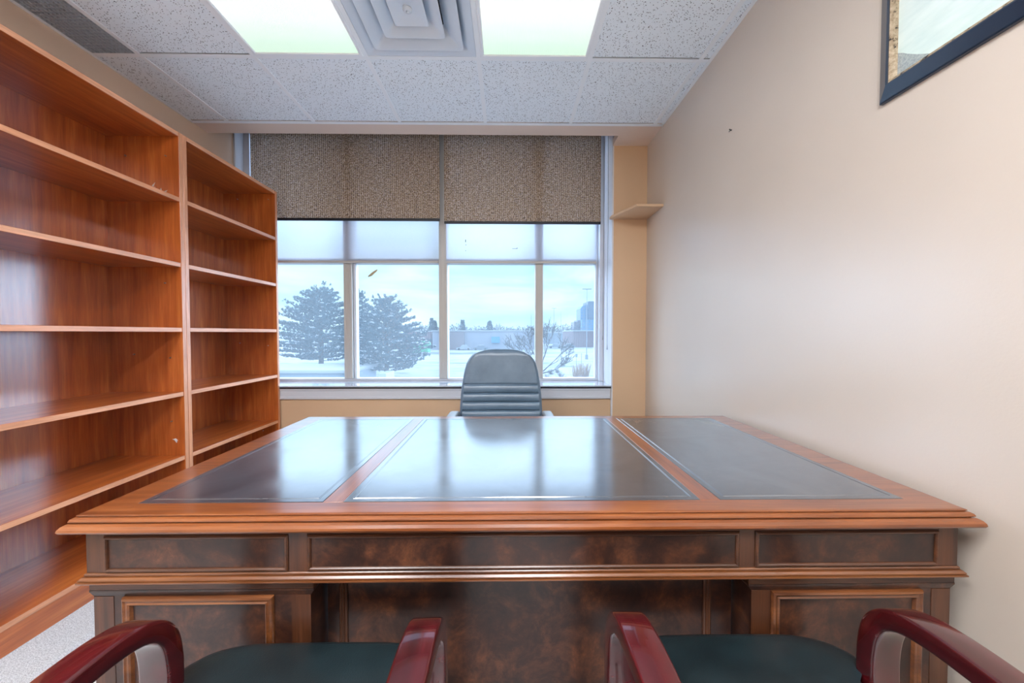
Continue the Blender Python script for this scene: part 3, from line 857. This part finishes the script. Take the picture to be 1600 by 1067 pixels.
b = MB(); b.lathe([(0.028, 0.10), (0.028, 0.26), (0.017, 0.262), (0.017, 0.385), (0.09, 0.39), (0.09, 0.405)], 24, (OX, OY-0.22, 0)); b.build('gas_column', M['black_plastic'], t, smooth=True)
base = MB(); base.lathe([(0.02, 0.075), (0.045, 0.08), (0.045, 0.115), (0.03, 0.12)], 24, (OX, OY-0.22, 0))
for i in range(5):
    a = 2*PI*i/5+0.3
    c = Vector((OX, OY-0.22, 0)); e = c+Vector((math.cos(a)*0.29, math.sin(a)*0.29, 0))
    base.tube([c+Vector((math.cos(a)*0.03, math.sin(a)*0.03, 0.10)), c+Vector((math.cos(a)*0.17, math.sin(a)*0.17, 0.085)), e+Vector((0, 0, 0.070))], [0.022, 0.018, 0.014], 10)
    w_ = MB(); d = Vector((-math.sin(a), math.cos(a), 0))
    ec = e+Vector((0, 0, 0.029))
    w_.tube([ec-d*0.022, ec-d*0.018, ec-d*0.005], [0.024, 0.029, 0.029], 18); w_.tube([ec+d*0.005, ec+d*0.018, ec+d*0.022], [0.029, 0.029, 0.024], 18)
    w_.tube([ec-d*0.018, ec+d*0.018], 0.006, 8); w_.tube([ec, ec+Vector((0, 0, 0.04))], 0.006, 8)
    w_.build('caster', M['black_plastic'], t, smooth=True)
base.build('star_base', M['black_plastic'], t, smooth=True)

# ================================================================== GUEST CHAIRS
def guest_chair(cx, dy, label):
    t = thing('guest_chair', (cx, 0.42+dy, 0), label, 'armchair', 'mahogany guest chairs')
    arm = catmull([(0.165, 0.572), (0.25, 0.608), (0.38, 0.637), (0.50, 0.6490), (0.590, 0.6490), (0.646, 0.634), (0.678, 0.600), (0.690, 0.545), (0.690, 0.46), (0.688, 0.32), (0.684, 0.15), (0.680, 0.0)], 9)
    for s in (-1, 1):
        b = MB(); b.ribbon([(y+dy, h) for y, h in arm], 0.060, 0.036, cx+s*0.262, 0.006)
        b.build('arm', M['mahogany'], t, smooth=True)
        b = MB(); rear = catmull([(0.165, 0.88), (0.185, 0.72), (0.205, 0.56), (0.215, 0.42), (0.195, 0.2), (0.150, 0.0)], 7)
        b.ribbon([(y+dy, h) for y, h in rear], 0.036, 0.040, cx+s*0.196, 0.006)
        b.build('rear_leg', M['mahogany'], t, smooth=True)
        b = MB(); xs_ = sorted((cx+s*0.190, cx+s*0.275)); b.box(xs_[0], xs_[1], 0.125+dy, 0.195+dy, 0.535, 0.570, 0.006); b.build('arm_bracket', M['mahogany'], t)
    # seat cushion: rounded, spreading a little in front of the posts
    half = [(0.0, 0.812), (0.12, 0.810), (0.185, 0.804), (0.238, 0.786), (0.268, 0.756), (0.276, 0.735), (0.268, 0.722), (0.248, 0.715), (0.231, 0.702), (0.228, 0.62), (0.222, 0.45), (0.212, 0.30), (0.178, 0.245), (0.09, 0.235), (0.0, 0.235)]
    half = catmull(half, 4)
    ringp = [(x, y) for x, y in half]+[(-x, y) for x, y in half[::-1][1:-1]]
    cxm, cym = 0.0, 0.50
    def ins(f_, h):
        out_ = []
        for x, y in ringp:
            L = math.hypot(x-cxm, y-cym)
            k = max(0.0, 1-f_/max(L, 1e-6))
            dome = 0.0
            out_.append(Vector((cx+cxm+(x-cxm)*k, cym+(y-cym)*k+dy, h)))
        return out_
    b = MB(); b.rings([ins(0.03, 0.405), ins(0.004, 0.412), ins(0.0, 0.430), ins(0.0, 0.458), ins(0.003, 0.470), ins(0.011, 0.478), ins(0.025, 0.483), ins(0.07, 0.487), ins(0.13, 0.490), ins(0.20, 0.492)])
    b.build('seat', M['seat_leather'], t, smooth=True)
    b = MB(); b.box(cx-0.20, cx+0.20, 0.60+dy, 0.625+dy, 0.36, 0.404, 0.004); b.box(cx-0.20, cx+0.20, 0.215+dy, 0.24+dy, 0.36, 0.404, 0.004)
    b.box(cx-0.222, cx-0.200, 0.225+dy, 0.67+dy, 0.36, 0.404, 0.004); b.box(cx+0.200, cx+0.222, 0.225+dy, 0.67+dy, 0.36, 0.404, 0.004)
    b.build('seat_frame', M['mahogany'], t)
    # padded back
    b = MB(); rr = []
    for k in range(13):
        zz = 0.53+0.36*k/12; e = math.sin(PI*min(1, max(0.02, k/12)))**0.35 if 0 < k < 12 else 0.25
        yy = 0.215-0.11*(zz-0.53); ring = []
        for i in range(32):
            a = 2*PI*i/32; ca, sa = math.cos(a), math.sin(a); r = (abs(ca)**3.5+abs(sa)**3.5)**(-1/3.5)
            ring.append(Vector((cx+0.172*r*ca*(0.93+0.07*e), yy+dy-0.008+0.024*e*r*sa-0.02*(1-(ca*r)**2)+0.01, zz)))
        rr.append(ring)
    b.rings(rr); b.build('backrest', M['seat_leather'], t, smooth=True)
    return t
guest_chair(-0.412, 0.002, 'mahogany armchair with black leather seat before the desk, nearer the bookcases')
guest_chair(0.490, 0.012, 'mahogany armchair with black leather seat before the desk, nearer the right wall')

# ================================================================== OUTDOORS
G = EZ-5.2                               # the snowy ground lies a storey below
def ex(px, D): return (px-792.7)/560.0*D
def ez(py, D): return EZ+(520.2-py)/560.0*D
def dg(py): return 5.2*560.0/(py-520.2)  # distance at which the ground meets this height in the view

n = NM('snow_and_slush', 0.8, (150, 155, 160), spec=0.2)
v = n.map((1, 1, 1))
a = n.noise(n.map((0.02, 0.07, 1)), 1.6, 7, 0.62, 0.8)
b2 = n.noise(n.map((0.25, 0.6, 1)), 1.0, 6, 0.65, 0.5)
c1 = n.ramp(a, [(0.33, (74, 86, 96)), (0.41, (118, 128, 136)), (0.50, (146, 150, 154))])
c2 = n.ramp(b2, [(0.36, (120, 130, 140)), (0.46, (245, 248, 250))])
n.color(n.mix(c1, c2, 0.5, 'MULTIPLY'))
M['snow'] = n.m
g_ = MB(); g_.bm.clear()
vs = [g_.bm.verts.new(p) for p in ((-1500, 4.5, G), (1500, 4.5, G), (1500, 2500, G), (-1500, 2500, G))]
g_.bm.faces.new(vs)
struct(g_.build('ground', M['snow']), 'snow covered car park and lawn outside')
M['snow_clean'] = NM('clean_snow_cap', 0.8, (152, 156, 160), spec=0.2).m

# low snowy roofs in front at the left
M['pale_metal'] = NM('pale_grey_cladding', 0.6, (120, 130, 140)).m
D = 33.0
t = thing('flat_roof_shed', (ex(470, D), D, G), 'low flat-roofed shed deep in snow below the left pane', 'shed')
b = MB(); b.box(ex(330, D), ex(577, D+4), D, D+6, G, ez(583, D)); b.build('wall', M['pale_metal'], t)
b = MB(); b.box(ex(328, D), ex(579, D+4), D-0.3, D+6.3, ez(583, D), ez(577, D), 0.1); b.build('snow_cap', M['snow_clean'], t)
b = MB(); b.box(ex(585, D), ex(598, D), D+1, D+3.5, G, ez(583, D+1), 0.05); 
o = b.build('utility_box', NM('pale_utility_box_paint', 0.5, (150, 156, 162)).m, loc=(ex(591, D), D+2, G)); tag(o, 'pale square utility box in the snow beside the shed', 'utility box')

M['needles'] = None
n = NM('pine_needles', 0.8, (64, 84, 88), spec=0.2)
n.color(n.ramp(n.noise(n.map((1, 1, 1)), 2.5, 3, 0.6), [(0.35, (40, 60, 70)), (0.6, (70, 90, 98)), (0.8, (100, 118, 126))]))
M['needles'] = n.m
n = NM('tree_bark', 0.9, (96, 84, 80), spec=0.1)
n.color(n.ramp(n.noise(n.map((6, 6, 1)), 3, 4, 0.6), [(0.35, (46, 40, 40)), (0.7, (84, 74, 70))]))
M['bark'] = n.m

def tuft(bm, p, d, s, rnd):
    """spiky bunch of needles as crossed tapering blades"""
    d = d.normalized()
    a = d.cross(Vector((rnd.uniform(-1, 1), rnd.uniform(-1, 1), rnd.uniform(-1, 1)))).normalized(); b = d.cross(a)
    for k in range(5):
        t_ = 2*PI*k/5+rnd.uniform(-.4, .4)
        o = (a*math.cos(t_)+b*math.sin(t_))
        tip = p+d*s*rnd.uniform(.7, 1.15)+o*s*rnd.uniform(.45, .8)
        w_ = d.cross(o)*s*0.22
        v = [bm.verts.new(q) for q in (p-w_*.6, p+w_*.6, tip+w_*.5, tip-w_*.5)]
        bm.faces.new(v)
    tip = p+d*s*1.3; w_ = a*s*0.2
    bm.faces.new([bm.verts.new(q) for q in (p-w_, p+w_, tip+w_*.3, tip-w_*.3)])

def pine(px, D, top_py, wid, label, seed, low=0.12, spread=1.0, cnt=120, grp='pines outside the window'):
    rnd = random.Random(seed)
    x = ex(px, D); H = ez(top_py, D)-G
    t = thing('pine_tree', (x, D, G), label, 'pine tree', grp)
    tr = MB(); tr.tube([(x, D, G), (x+0.1, D, G+H*0.35), (x-0.05, D+0.1, G+H*0.7), (x, D, G+H*0.95)], [H*0.032, H*0.024, H*0.014, H*0.004], 10)
    tr.build('trunk', M['bark'], t, smooth=True)
    br = MB(); fo = MB(); sn = MB()
    for i in range(cnt):
        f = low+(0.98-low)*((i+0.5)/cnt)**0.9
        a = i*2.399+rnd.uniform(-.3, .3)
        R = wid*0.5*min(1.0, (1-f)**0.62*1.35)*min(1, 0.55+ (f-low)*3.0)*rnd.uniform(0.78, 1.08)*spread
        R = max(R, 0.35)
        p0 = Vector((x, D, G+H*f)); rise = 0.10*H*rnd.uniform(0.25, 0.9)*(0.4+f)
        dirv = Vector((math.cos(a), math.sin(a), 0))
        pts = [p0, p0+dirv*R*0.5+Vector((0, 0, rise*0.2)), p0+dirv*R+Vector((0, 0, rise))]
        br.tube(pts, [0.05*(1.2-f), 0.03, 0.01], 5)
        nseg = max(4, int(R*3.6))
        for k in range(nseg):
            u = 0.22+0.8*(k+rnd.random())/nseg
            if u < 0.5: p = pts[0].lerp(pts[1], u*2)
            else: p = pts[1].lerp(pts[2], min(1.08, (u-.5)*2))
            for q in range(4):
                side = Vector((-dirv.y, dirv.x, 0))*rnd.uniform(-0.62, 0.62)*(1.15-u*0.5)*min(1.0, R*0.45)
                pp = p+side+Vector((0, 0, rnd.uniform(-0.08, 0.16)))
                dd = dirv*0.7+side*0.8+Vector((0, 0, rnd.uniform(0.3, 1.0)))
                tuft(fo.bm, pp, dd, rnd.uniform(0.17, 0.29), rnd)
            if rnd.random() < 0.30 and u > 0.45 and f < 0.85:
                c_ = p+dirv*0.12+Vector((rnd.uniform(-.25, .25), rnd.uniform(-.25, .25), 0.20)); w1 = rnd.uniform(.12, .30); h1 = rnd.uniform(.04, .09)
                sn.rings([[c_+Vector((w1*q*math.cos(m*PI/3), w1*q*math.sin(m*PI/3), h1*hh)) for m in range(6)] for q, hh in ((0.5, -1), (1, -0.3), (0.8, 0.5), (0.3, 1))])
    br.build('branches', M['bark'], t)
    fo.build('foliage', M['needles'], t)
    so = sn.build('snow_patches', M['snow_clean'], t); so['kind'] = 'stuff'
    return t
pine(604, 40.5, 468, 10.4, 'wide pine tree in the snow, seen just left of the middle window mullion', 11, low=0.10, cnt=125)
pine(503, 47.0, 453, 13.5, 'tallest pine tree in the snow seen through the leftmost pane', 5, low=0.14, cnt=130)
pine(560, 58.0, 458, 7.5, 'pine tree behind the window mullion, between the tallest and the wide pine', 23, low=0.2, cnt=95)

def limb(mb, p, d, L, r, depth, rnd, spread):
    pts = [p]; rad = [r]; q = p.copy(); dd = d.copy()
    for k in range(3):
        dd = (dd+Vector((rnd.uniform(-.14, .14), rnd.uniform(-.14, .14), rnd.uniform(-.05, .12)))).normalized()
        q = q+dd*L/3; pts.append(q.copy()); rad.append(r*(1-0.13*(k+1)))
    mb.tube(pts, rad, 5 if depth < 3 else 3, False)
    if depth <= 0: return
    for k in range(3 if depth > 1 else 4):
        ax = Vector((rnd.uniform(-1, 1), rnd.uniform(-1, 1), rnd.uniform(-.3, .3))).normalized()
        nd = (dd+ax*spread).normalized(); nd.z = nd.z*0.8+0.16
        st = pts[-1] if k < 2 else pts[-2]
        limb(mb, st, nd.normalized(), L*rnd.uniform(.62, .82), max(rad[-1]*0.72, 0.02), depth-1, rnd, spread)

rnd = random.Random(4)
x = ex(843, 34); 
t = thing('bare_tree', (x, 34, G), 'leafless branching tree in the snow right behind the office chair', 'bare tree')
b = MB(); limb(b, Vector((x, 34, G)), Vector((0, 0, 1)), 1.5, 0.10, 0, rnd, 0.7); b.build('trunk', M['bark'], t, smooth=True)
b = MB()
for k, (dx, dz, L) in enumerate(((-1, .9, 1.9), (1, .8, 1.9), (.25, 1.3, 2.2), (-.6, 1.5, 1.9), (1.3, .45, 1.5), (-1.3, .5, 1.4))):
    limb(b, Vector((x, 34, G+1.3)), Vector((dx, rnd.uniform(-.5, .5), dz)).normalized(), L*0.92, 0.075, 4, rnd, 0.62)
b.build('branches', M['bark'], t)

# lamp posts on the lot
M['post'] = NM('grey_lamp_post_steel', 0.5, (112, 122, 132)).m
def lamp_post(px, base_py, top_py, label, arm=True, r=0.11, name='street_lamp', cat='lamp post'):
    D = dg(base_py); x = ex(px, D); zt = ez(top_py, D)
    t = thing(name, (x, D, G), label, cat)
    b = MB(); b.tube([(x, D, G), (x, D, zt)], [r, r*0.6], 8); b.build('post', M['post'], t, smooth=True)
    b = MB(); b.lathe([(r*3.2, 0), (r*3.0, 0.9), (r*1.3, 1.0)], 12, (x, D, G)); b.build('base', M['post'], t)
    if arm:
        b = MB(); b.box(x-0.9, x+0.9, D-0.15, D+0.15, zt-0.05, zt+0.12, 0.03); b.build('lamp_head', M['post'], t)
lamp_post(917, 561.5, 452, 'tallest grey lamp post on the lot, at the right pane edge', True, 0.10)
lamp_post(865.5, 541, 482, 'grey lamp post on the far lot, left of the parked cars', True, 0.15)
lamp_post(876.5, 541, 486, 'thin bare pole on the far lot, right of the twin-head lamp', False, 0.12, 'utility_pole', 'pole')
lamp_post(830, 548, 492, 'thin pole on the far lot just left of the right mullion', False, 0.10, 'utility_pole', 'pole')
for px, tp in ((901, 553), (909, 552)):
    D = 44.6; x = ex(px, D)
    b = MB(); b.tube([(x, D, G), (x, D, ez(tp, D))], 0.035, 6)
    if px == 901: b.box(x-0.14, x+0.14, D-0.04, D-0.02, ez(tp+5, D), ez(tp, D))
    tag(b.build('marker_post', M['post'], loc=(x, D, G)), 'thin marker post with small sign plate above the dead grass' if px == 901 else 'bare thin marker post at the right of the dead grass', 'post')

# dead ornamental grass
M['dry'] = NM('dry_orange_grass', 0.9, (142, 108, 78)).m
for px, py, lb in ((902, 592, 'clump of dry orange grass in the snow under the sign post'), (914, 589, 'rightmost clump of dry orange grass in the snow')):
    D = dg(py); x = ex(px, D); rnd = random.Random(px); b = MB()
    for k in range(130):
        a = rnd.uniform(0, 2*PI); r = rnd.uniform(0, 0.5); l_ = rnd.uniform(0.4, 1.7)
        p = Vector((x+r*math.cos(a), D+r*math.sin(a), G)); q = p+Vector((math.cos(a)*.45*l_*rnd.random(), math.sin(a)*.3, l_))
        b.bm.faces.new([b.bm.verts.new(v) for v in (p, p+Vector((0.03, 0, 0)), q+Vector((0.02, 0, 0)), q)])
    tag(b.build('grass_clump', M['dry'], loc=(x, D, G)), lb, 'grass', None, 'thing')

# distant buildings
def windows_material(name, wall, glassc, sx, sz):
    n = NM(name, 0.5, wall)
    br = n.node('ShaderNodeTexBrick'); br.offset = 0; br.inputs['Scale'].default_value = 1.0
    br.inputs['Brick Width'].default_value = sx; br.inputs['Row Height'].default_value = sz; br.inputs['Mortar Size'].default_value = 0.35
    br.inputs['Color1'].default_value = lin(*glassc); br.inputs['Color2'].default_value = lin(*[c+14 for c in glassc]); br.inputs['Mortar'].default_value = lin(*wall)
    mm = n.node('ShaderNodeMapping'); mm.inputs['Rotation'].default_value = (PI/2, 0, 0)
    n.link(n.tc.outputs['Object'], mm.inputs[0]); n.link(mm.outputs[0], br.inputs['Vector']); n.color(br.outputs[0]); return n.m
D = 112.0
n = NM('pale_ribbed_cladding', 0.7, (186, 190, 200)); n.color(n.ramp(n.noise(n.map((1, 1, 0.2)), 0.15, 3, 0.5), [(0.3, (118, 122, 134)), (0.7, (134, 136, 146))])); M['clad'] = n.m
t = thing('warehouse', (ex(745, D), D, G), 'long low pale warehouse across the snowy lot', 'warehouse')
b = MB(); b.box(ex(676, D), ex(846, D), D, D+40, G, ez(517.5, D)); b.build('wall', M['clad'], t)
b = MB(); b.box(ex(675, D), ex(847, D), D-0.4, D+40.4, ez(517.5, D), ez(516, D)); b.build('roof', M['snow_clean'], t)
b = MB(); b.box(ex(704, D), ex(726, D), D-1.2, D, G, ez(518.5, D)); b.build('entrance_bay', NM('brown_ribbed_cladding', 0.7, (104, 92, 96)).m, t)
b = MB(); b.box(ex(768, D), ex(781, D), D-1.0, D-0.05, ez(535.5, D), ez(526, D)); b.build('blue_sign', NM('bright_blue_sign', 0.5, (40, 118, 160)).m, t)
D = 118.0
n = NM('brown_brick_wall', 0.8, (150, 128, 128)); n.color(n.ramp(n.wave(n.map((1, 1, 1)), 0.5, 'X', 2.0), [(0.3, (96, 78, 82)), (0.6, (116, 98, 100))]))
t = thing('brick_building', (ex(655, D), D, G), 'low brown brick building beside the wide pine', 'building')
b = MB(); b.box(ex(610, D), ex(674, D), D, D+30, G, ez(518, D)); b.build('wall', n.m, t)
b = MB(); b.box(ex(609, D), ex(675, D), D-0.4, D+30.4, ez(518, D), ez(516.8, D)); b.build('roof', M['snow_clean'], t)
D = 92.0
b = MB(); b.poly([(ex(644, D), ez(540, D)), (ex(646, D), ez(534, D)), (ex(655, D), ez(532.5, D)), (ex(667, D), ez(534, D)), (ex(669, D), ez(539, D))], D, D+4, lambda x, y, h: Vector((x, h, y)))
b.box(ex(645, D), ex(668, D), D+0.3, D+3.6, G, ez(538, D))
tag(b.build('green_awning', NM('green_tarpaulin', 0.6, (40, 140, 100)).m, loc=(ex(656, D), D, G)), 'bright green tarpaulin shelter right of the wide pine', 'shelter')
D = 130.0
t = thing('brick_building', (ex(912, D), D, G), 'low brown brick building below the glass tower', 'building')
b = MB(); b.box(ex(896, D), ex(975, D), D, D+25, G, ez(517.5, D)); b.build('wall', n.m, t)
b = MB(); b.box(ex(895, D), ex(976, D), D-0.4, D+25.4, ez(517.5, D), ez(516, D)); b.build('roof', M['snow_clean'], t)
D = 170.0
t = thing('white_building', (ex(870, D), D, G), 'long low white building behind the parked cars', 'building')
b = MB(); b.box(ex(850, D), ex(893, D), D, D+20, G, ez(520.5, D)); b.build('wall', M['pale_metal'], t)
b = MB(); b.box(ex(849, D), ex(894, D), D-0.5, D+20, ez(520.5, D), ez(518.5, D)); b.build('roof', M['snow_clean'], t)
# glass tower
D = 420.0
tw = windows_material('tower_window_grid', (96, 112, 130), (62, 104, 136), 3.2, 3.4)
tw2 = windows_material('tower_side_grid', (92, 100, 116), (66, 86, 106), 3.0, 3.4)
t = thing('glass_tower', (ex(920, D), D, G), 'tall stepped blue glass tower on the skyline', 'tower')
b = MB(); b.box(ex(907, D), ex(918, D), D, D+25, G, ez(482, D)); b.poly([(ex(907, D), ez(482, D)), (ex(911, D), ez(477.5, D)), (ex(918, D), ez(475.5, D)), (ex(918, D), ez(482, D))], D, D+25, lambda x, y, h: Vector((x, h, y))); b.build('lower_block', tw, t)
b = MB(); b.box(ex(918, D), ex(931, D), D-4, D+25, G, ez(472, D)); b.build('upper_block', tw2, t)
b = MB(); b.box(ex(918, D), ex(931.5, D), D-5, D+26, ez(472, D), ez(471, D)); b.build('roof_slab', M['pale_metal'], t)
b = MB(); b.box(ex(906, D), ex(925, D), D-12, D-4.2, G, ez(500, D)); b.build('podium', tw, t)
t = thing('apartment_block', (ex(901, D), D, G), 'grey brown apartment block left of the glass tower', 'building')
b = MB(); b.box(ex(897, D), ex(902, D), D, D+20, G, ez(503, D)); b.box(ex(901.9, D), ex(906.2, D), D-2, D+20, G, ez(500.5, D)); b.build('wall', windows_material('apartment_grid', (98, 96, 106), (70, 74, 86), 3.0, 3.2), t)

# skyline: far trees
n = NM('far_tree_twigs', 0.9, (118, 124, 136), spec=0.1)
n.color(n.ramp(n.noise(n.map((1, 1, 1)), 0.9, 3, 0.6), [(0.35, (70, 78, 90)), (0.7, (110, 112, 122))]))
M['far'] = n.m
def crown(px, D, py, wd, seed):
    rnd = random.Random(seed); x = ex(px, D); zt = ez(py, D); H = zt-G
    b = MB(); b.tube([(x, D, G), (x, D, G+H*0.6)], [0.3, 0.12], 5)
    for k in range(170):
        a = rnd.uniform(0, 2*PI); e = math.acos(rnd.uniform(-0.5, 1)); r = rnd.uniform(0.35, 1.0)
        p = Vector((x+math.cos(a)*math.sin(e)*wd*.5*r, D+math.sin(a)*math.sin(e)*wd*.5*r, G+H*0.55+math.cos(e)*H*0.43*r))
        tuft(b.bm, p, Vector((math.cos(a), math.sin(a), 0.8)), rnd.uniform(0.35, 0.7), rnd)
    return b.build('far_tree', M['far'], loc=(x, D, G))
rnd = random.Random(31)
px = 612
k = 0
while px < 1010:
    if px < 905 or px > 940:
        D = 200+15*(k % 3)+rnd.uniform(-2, 2)
        o = crown(px, D, rnd.uniform(503, 511), rnd.uniform(6.5, 10.5), 100+k)
        tag(o, 'distant bare-crowned tree in the row along the skyline', 'tree', 'distant trees along the skyline')
    px += rnd.uniform(7, 12); k += 1
def spruce(px, D, py, wd, label, seed):
    rnd = random.Random(seed); x = ex(px, D); H = ez(py, D)-G
    t = thing('spruce_tree', (x, D, G), label, 'spruce', 'distant spruces')
    b = MB(); b.tube([(x, D, G), (x, D, G+H*0.95)], [0.3, 0.05], 6); b.build('trunk', M['bark'], t)
    b = MB()
    for k in range(420):
        f = rnd.random()**0.8; a = rnd.uniform(0, 2*PI); R = wd*0.5*(1-f)*rnd.uniform(.6, 1.05)+0.1
        tuft(b.bm, Vector((x+math.cos(a)*R*.8, D+math.sin(a)*R*.8, G+H*(0.08+0.9*f))), Vector((math.cos(a), math.sin(a), 0.15)), rnd.uniform(.4, .75), rnd)
    b.build('foliage', M['needles'], t)
spruce(675, 165, 497, 5.0, 'dark spruce on the skyline just left of the middle mullion', 1)
spruce(680, 172, 501, 4.2, 'shorter spruce touching the one left of the middle mullion', 2)
spruce(723, 165, 500, 4.6, 'narrow dark spruce rising behind the warehouse entrance bay', 3)
spruce(765, 165, 501, 7.0, 'broad dark spruce rising behind the warehouse roof, above the blue sign', 4)

# parked cars
def car(px, py, L, col, label, rz=0.0):
    D = dg(py); x = ex(px, D)
    t = thing('parked_car', (x, D, G), label, 'car', 'parked cars', 0.0)
    pr = [(-.5, .25), (-.5, .62), (-.38, .72), (-.24, .80), (-.14, 1.30), (.20, 1.32), (.34, .86), (.47, .74), (.5, .5), (.5, .25)]
    b = MB(); b.poly([(x+u*L, G+v*1.1) for u, v in pr], D-0.85, D+0.85, lambda x_, y_, h: Vector((x_, h, y_)))
    b.build('body', NM('car_paint', 0.3, col, coat=0.8).m, t)
    b = MB(); b.poly([(x-.13*L, G+1.44), (x+.19*L, G+1.44), (x+.17*L, G+1.56), (x-.11*L, G+1.56)], D-0.7, D+0.7, lambda x_, y_, h: Vector((x_, h, y_))); b.build('snow_cap', M['snow_clean'], t)
    for u in (-.32, .32):
        for s in (-1, 1):
            b = MB(); b.tube([(x+u*L, D+s*0.72, G+0.32), (x+u*L, D+s*0.9, G+0.32)], 0.33, 12); b.build('wheel', M['black_plastic'], t)
car(751, 546.9, 4.5, (84, 92, 102), 'dark grey car parked before the warehouse, just left of the blue sign')
car(725, 546.8, 4.5, (128, 134, 140), 'silver car parked before the warehouse entrance bay')
car(867, 544, 4.4, (110, 120, 130), 'leftmost of the two cars parked below the low white building')
car(888.5, 543.8, 4.4, (84, 94, 106), 'dark car parked nearest the low brown building under the tower')
# snow-dusted shrubs near the building
for px, py, s, lb in ((856, 598, .55, 'low dark shrub in the snow at the bottom left of the right pane'), (861, 585, .4, 'small dark shrub poking from the snow right of the bare tree'), (871, 583, .35, 'thin shrub in the snow in the middle of the right pane'), (876, 592, .5, 'dark twiggy shrub in the snow at the middle bottom of the right pane')):
    D = dg(py); x = ex(px, D); rnd = random.Random(px); b = MB()
    for k in range(60):
        a = rnd.uniform(0, 2*PI); e = rnd.uniform(0.1, 1.4)
        d = Vector((math.cos(a)*math.cos(e), math.sin(a)*math.cos(e), math.sin(e)))
        b.tube([Vector((x, D, G)), Vector((x, D, G))+d*s*rnd.uniform(.6, 1.1), Vector((x, D, G))+d*s*1.5+Vector((0, 0, .1))], [.02, .014, .006], 3, False)
    tag(b.build('snowy_shrub', M['bark'], loc=(x, D, G)), lb, 'shrub')
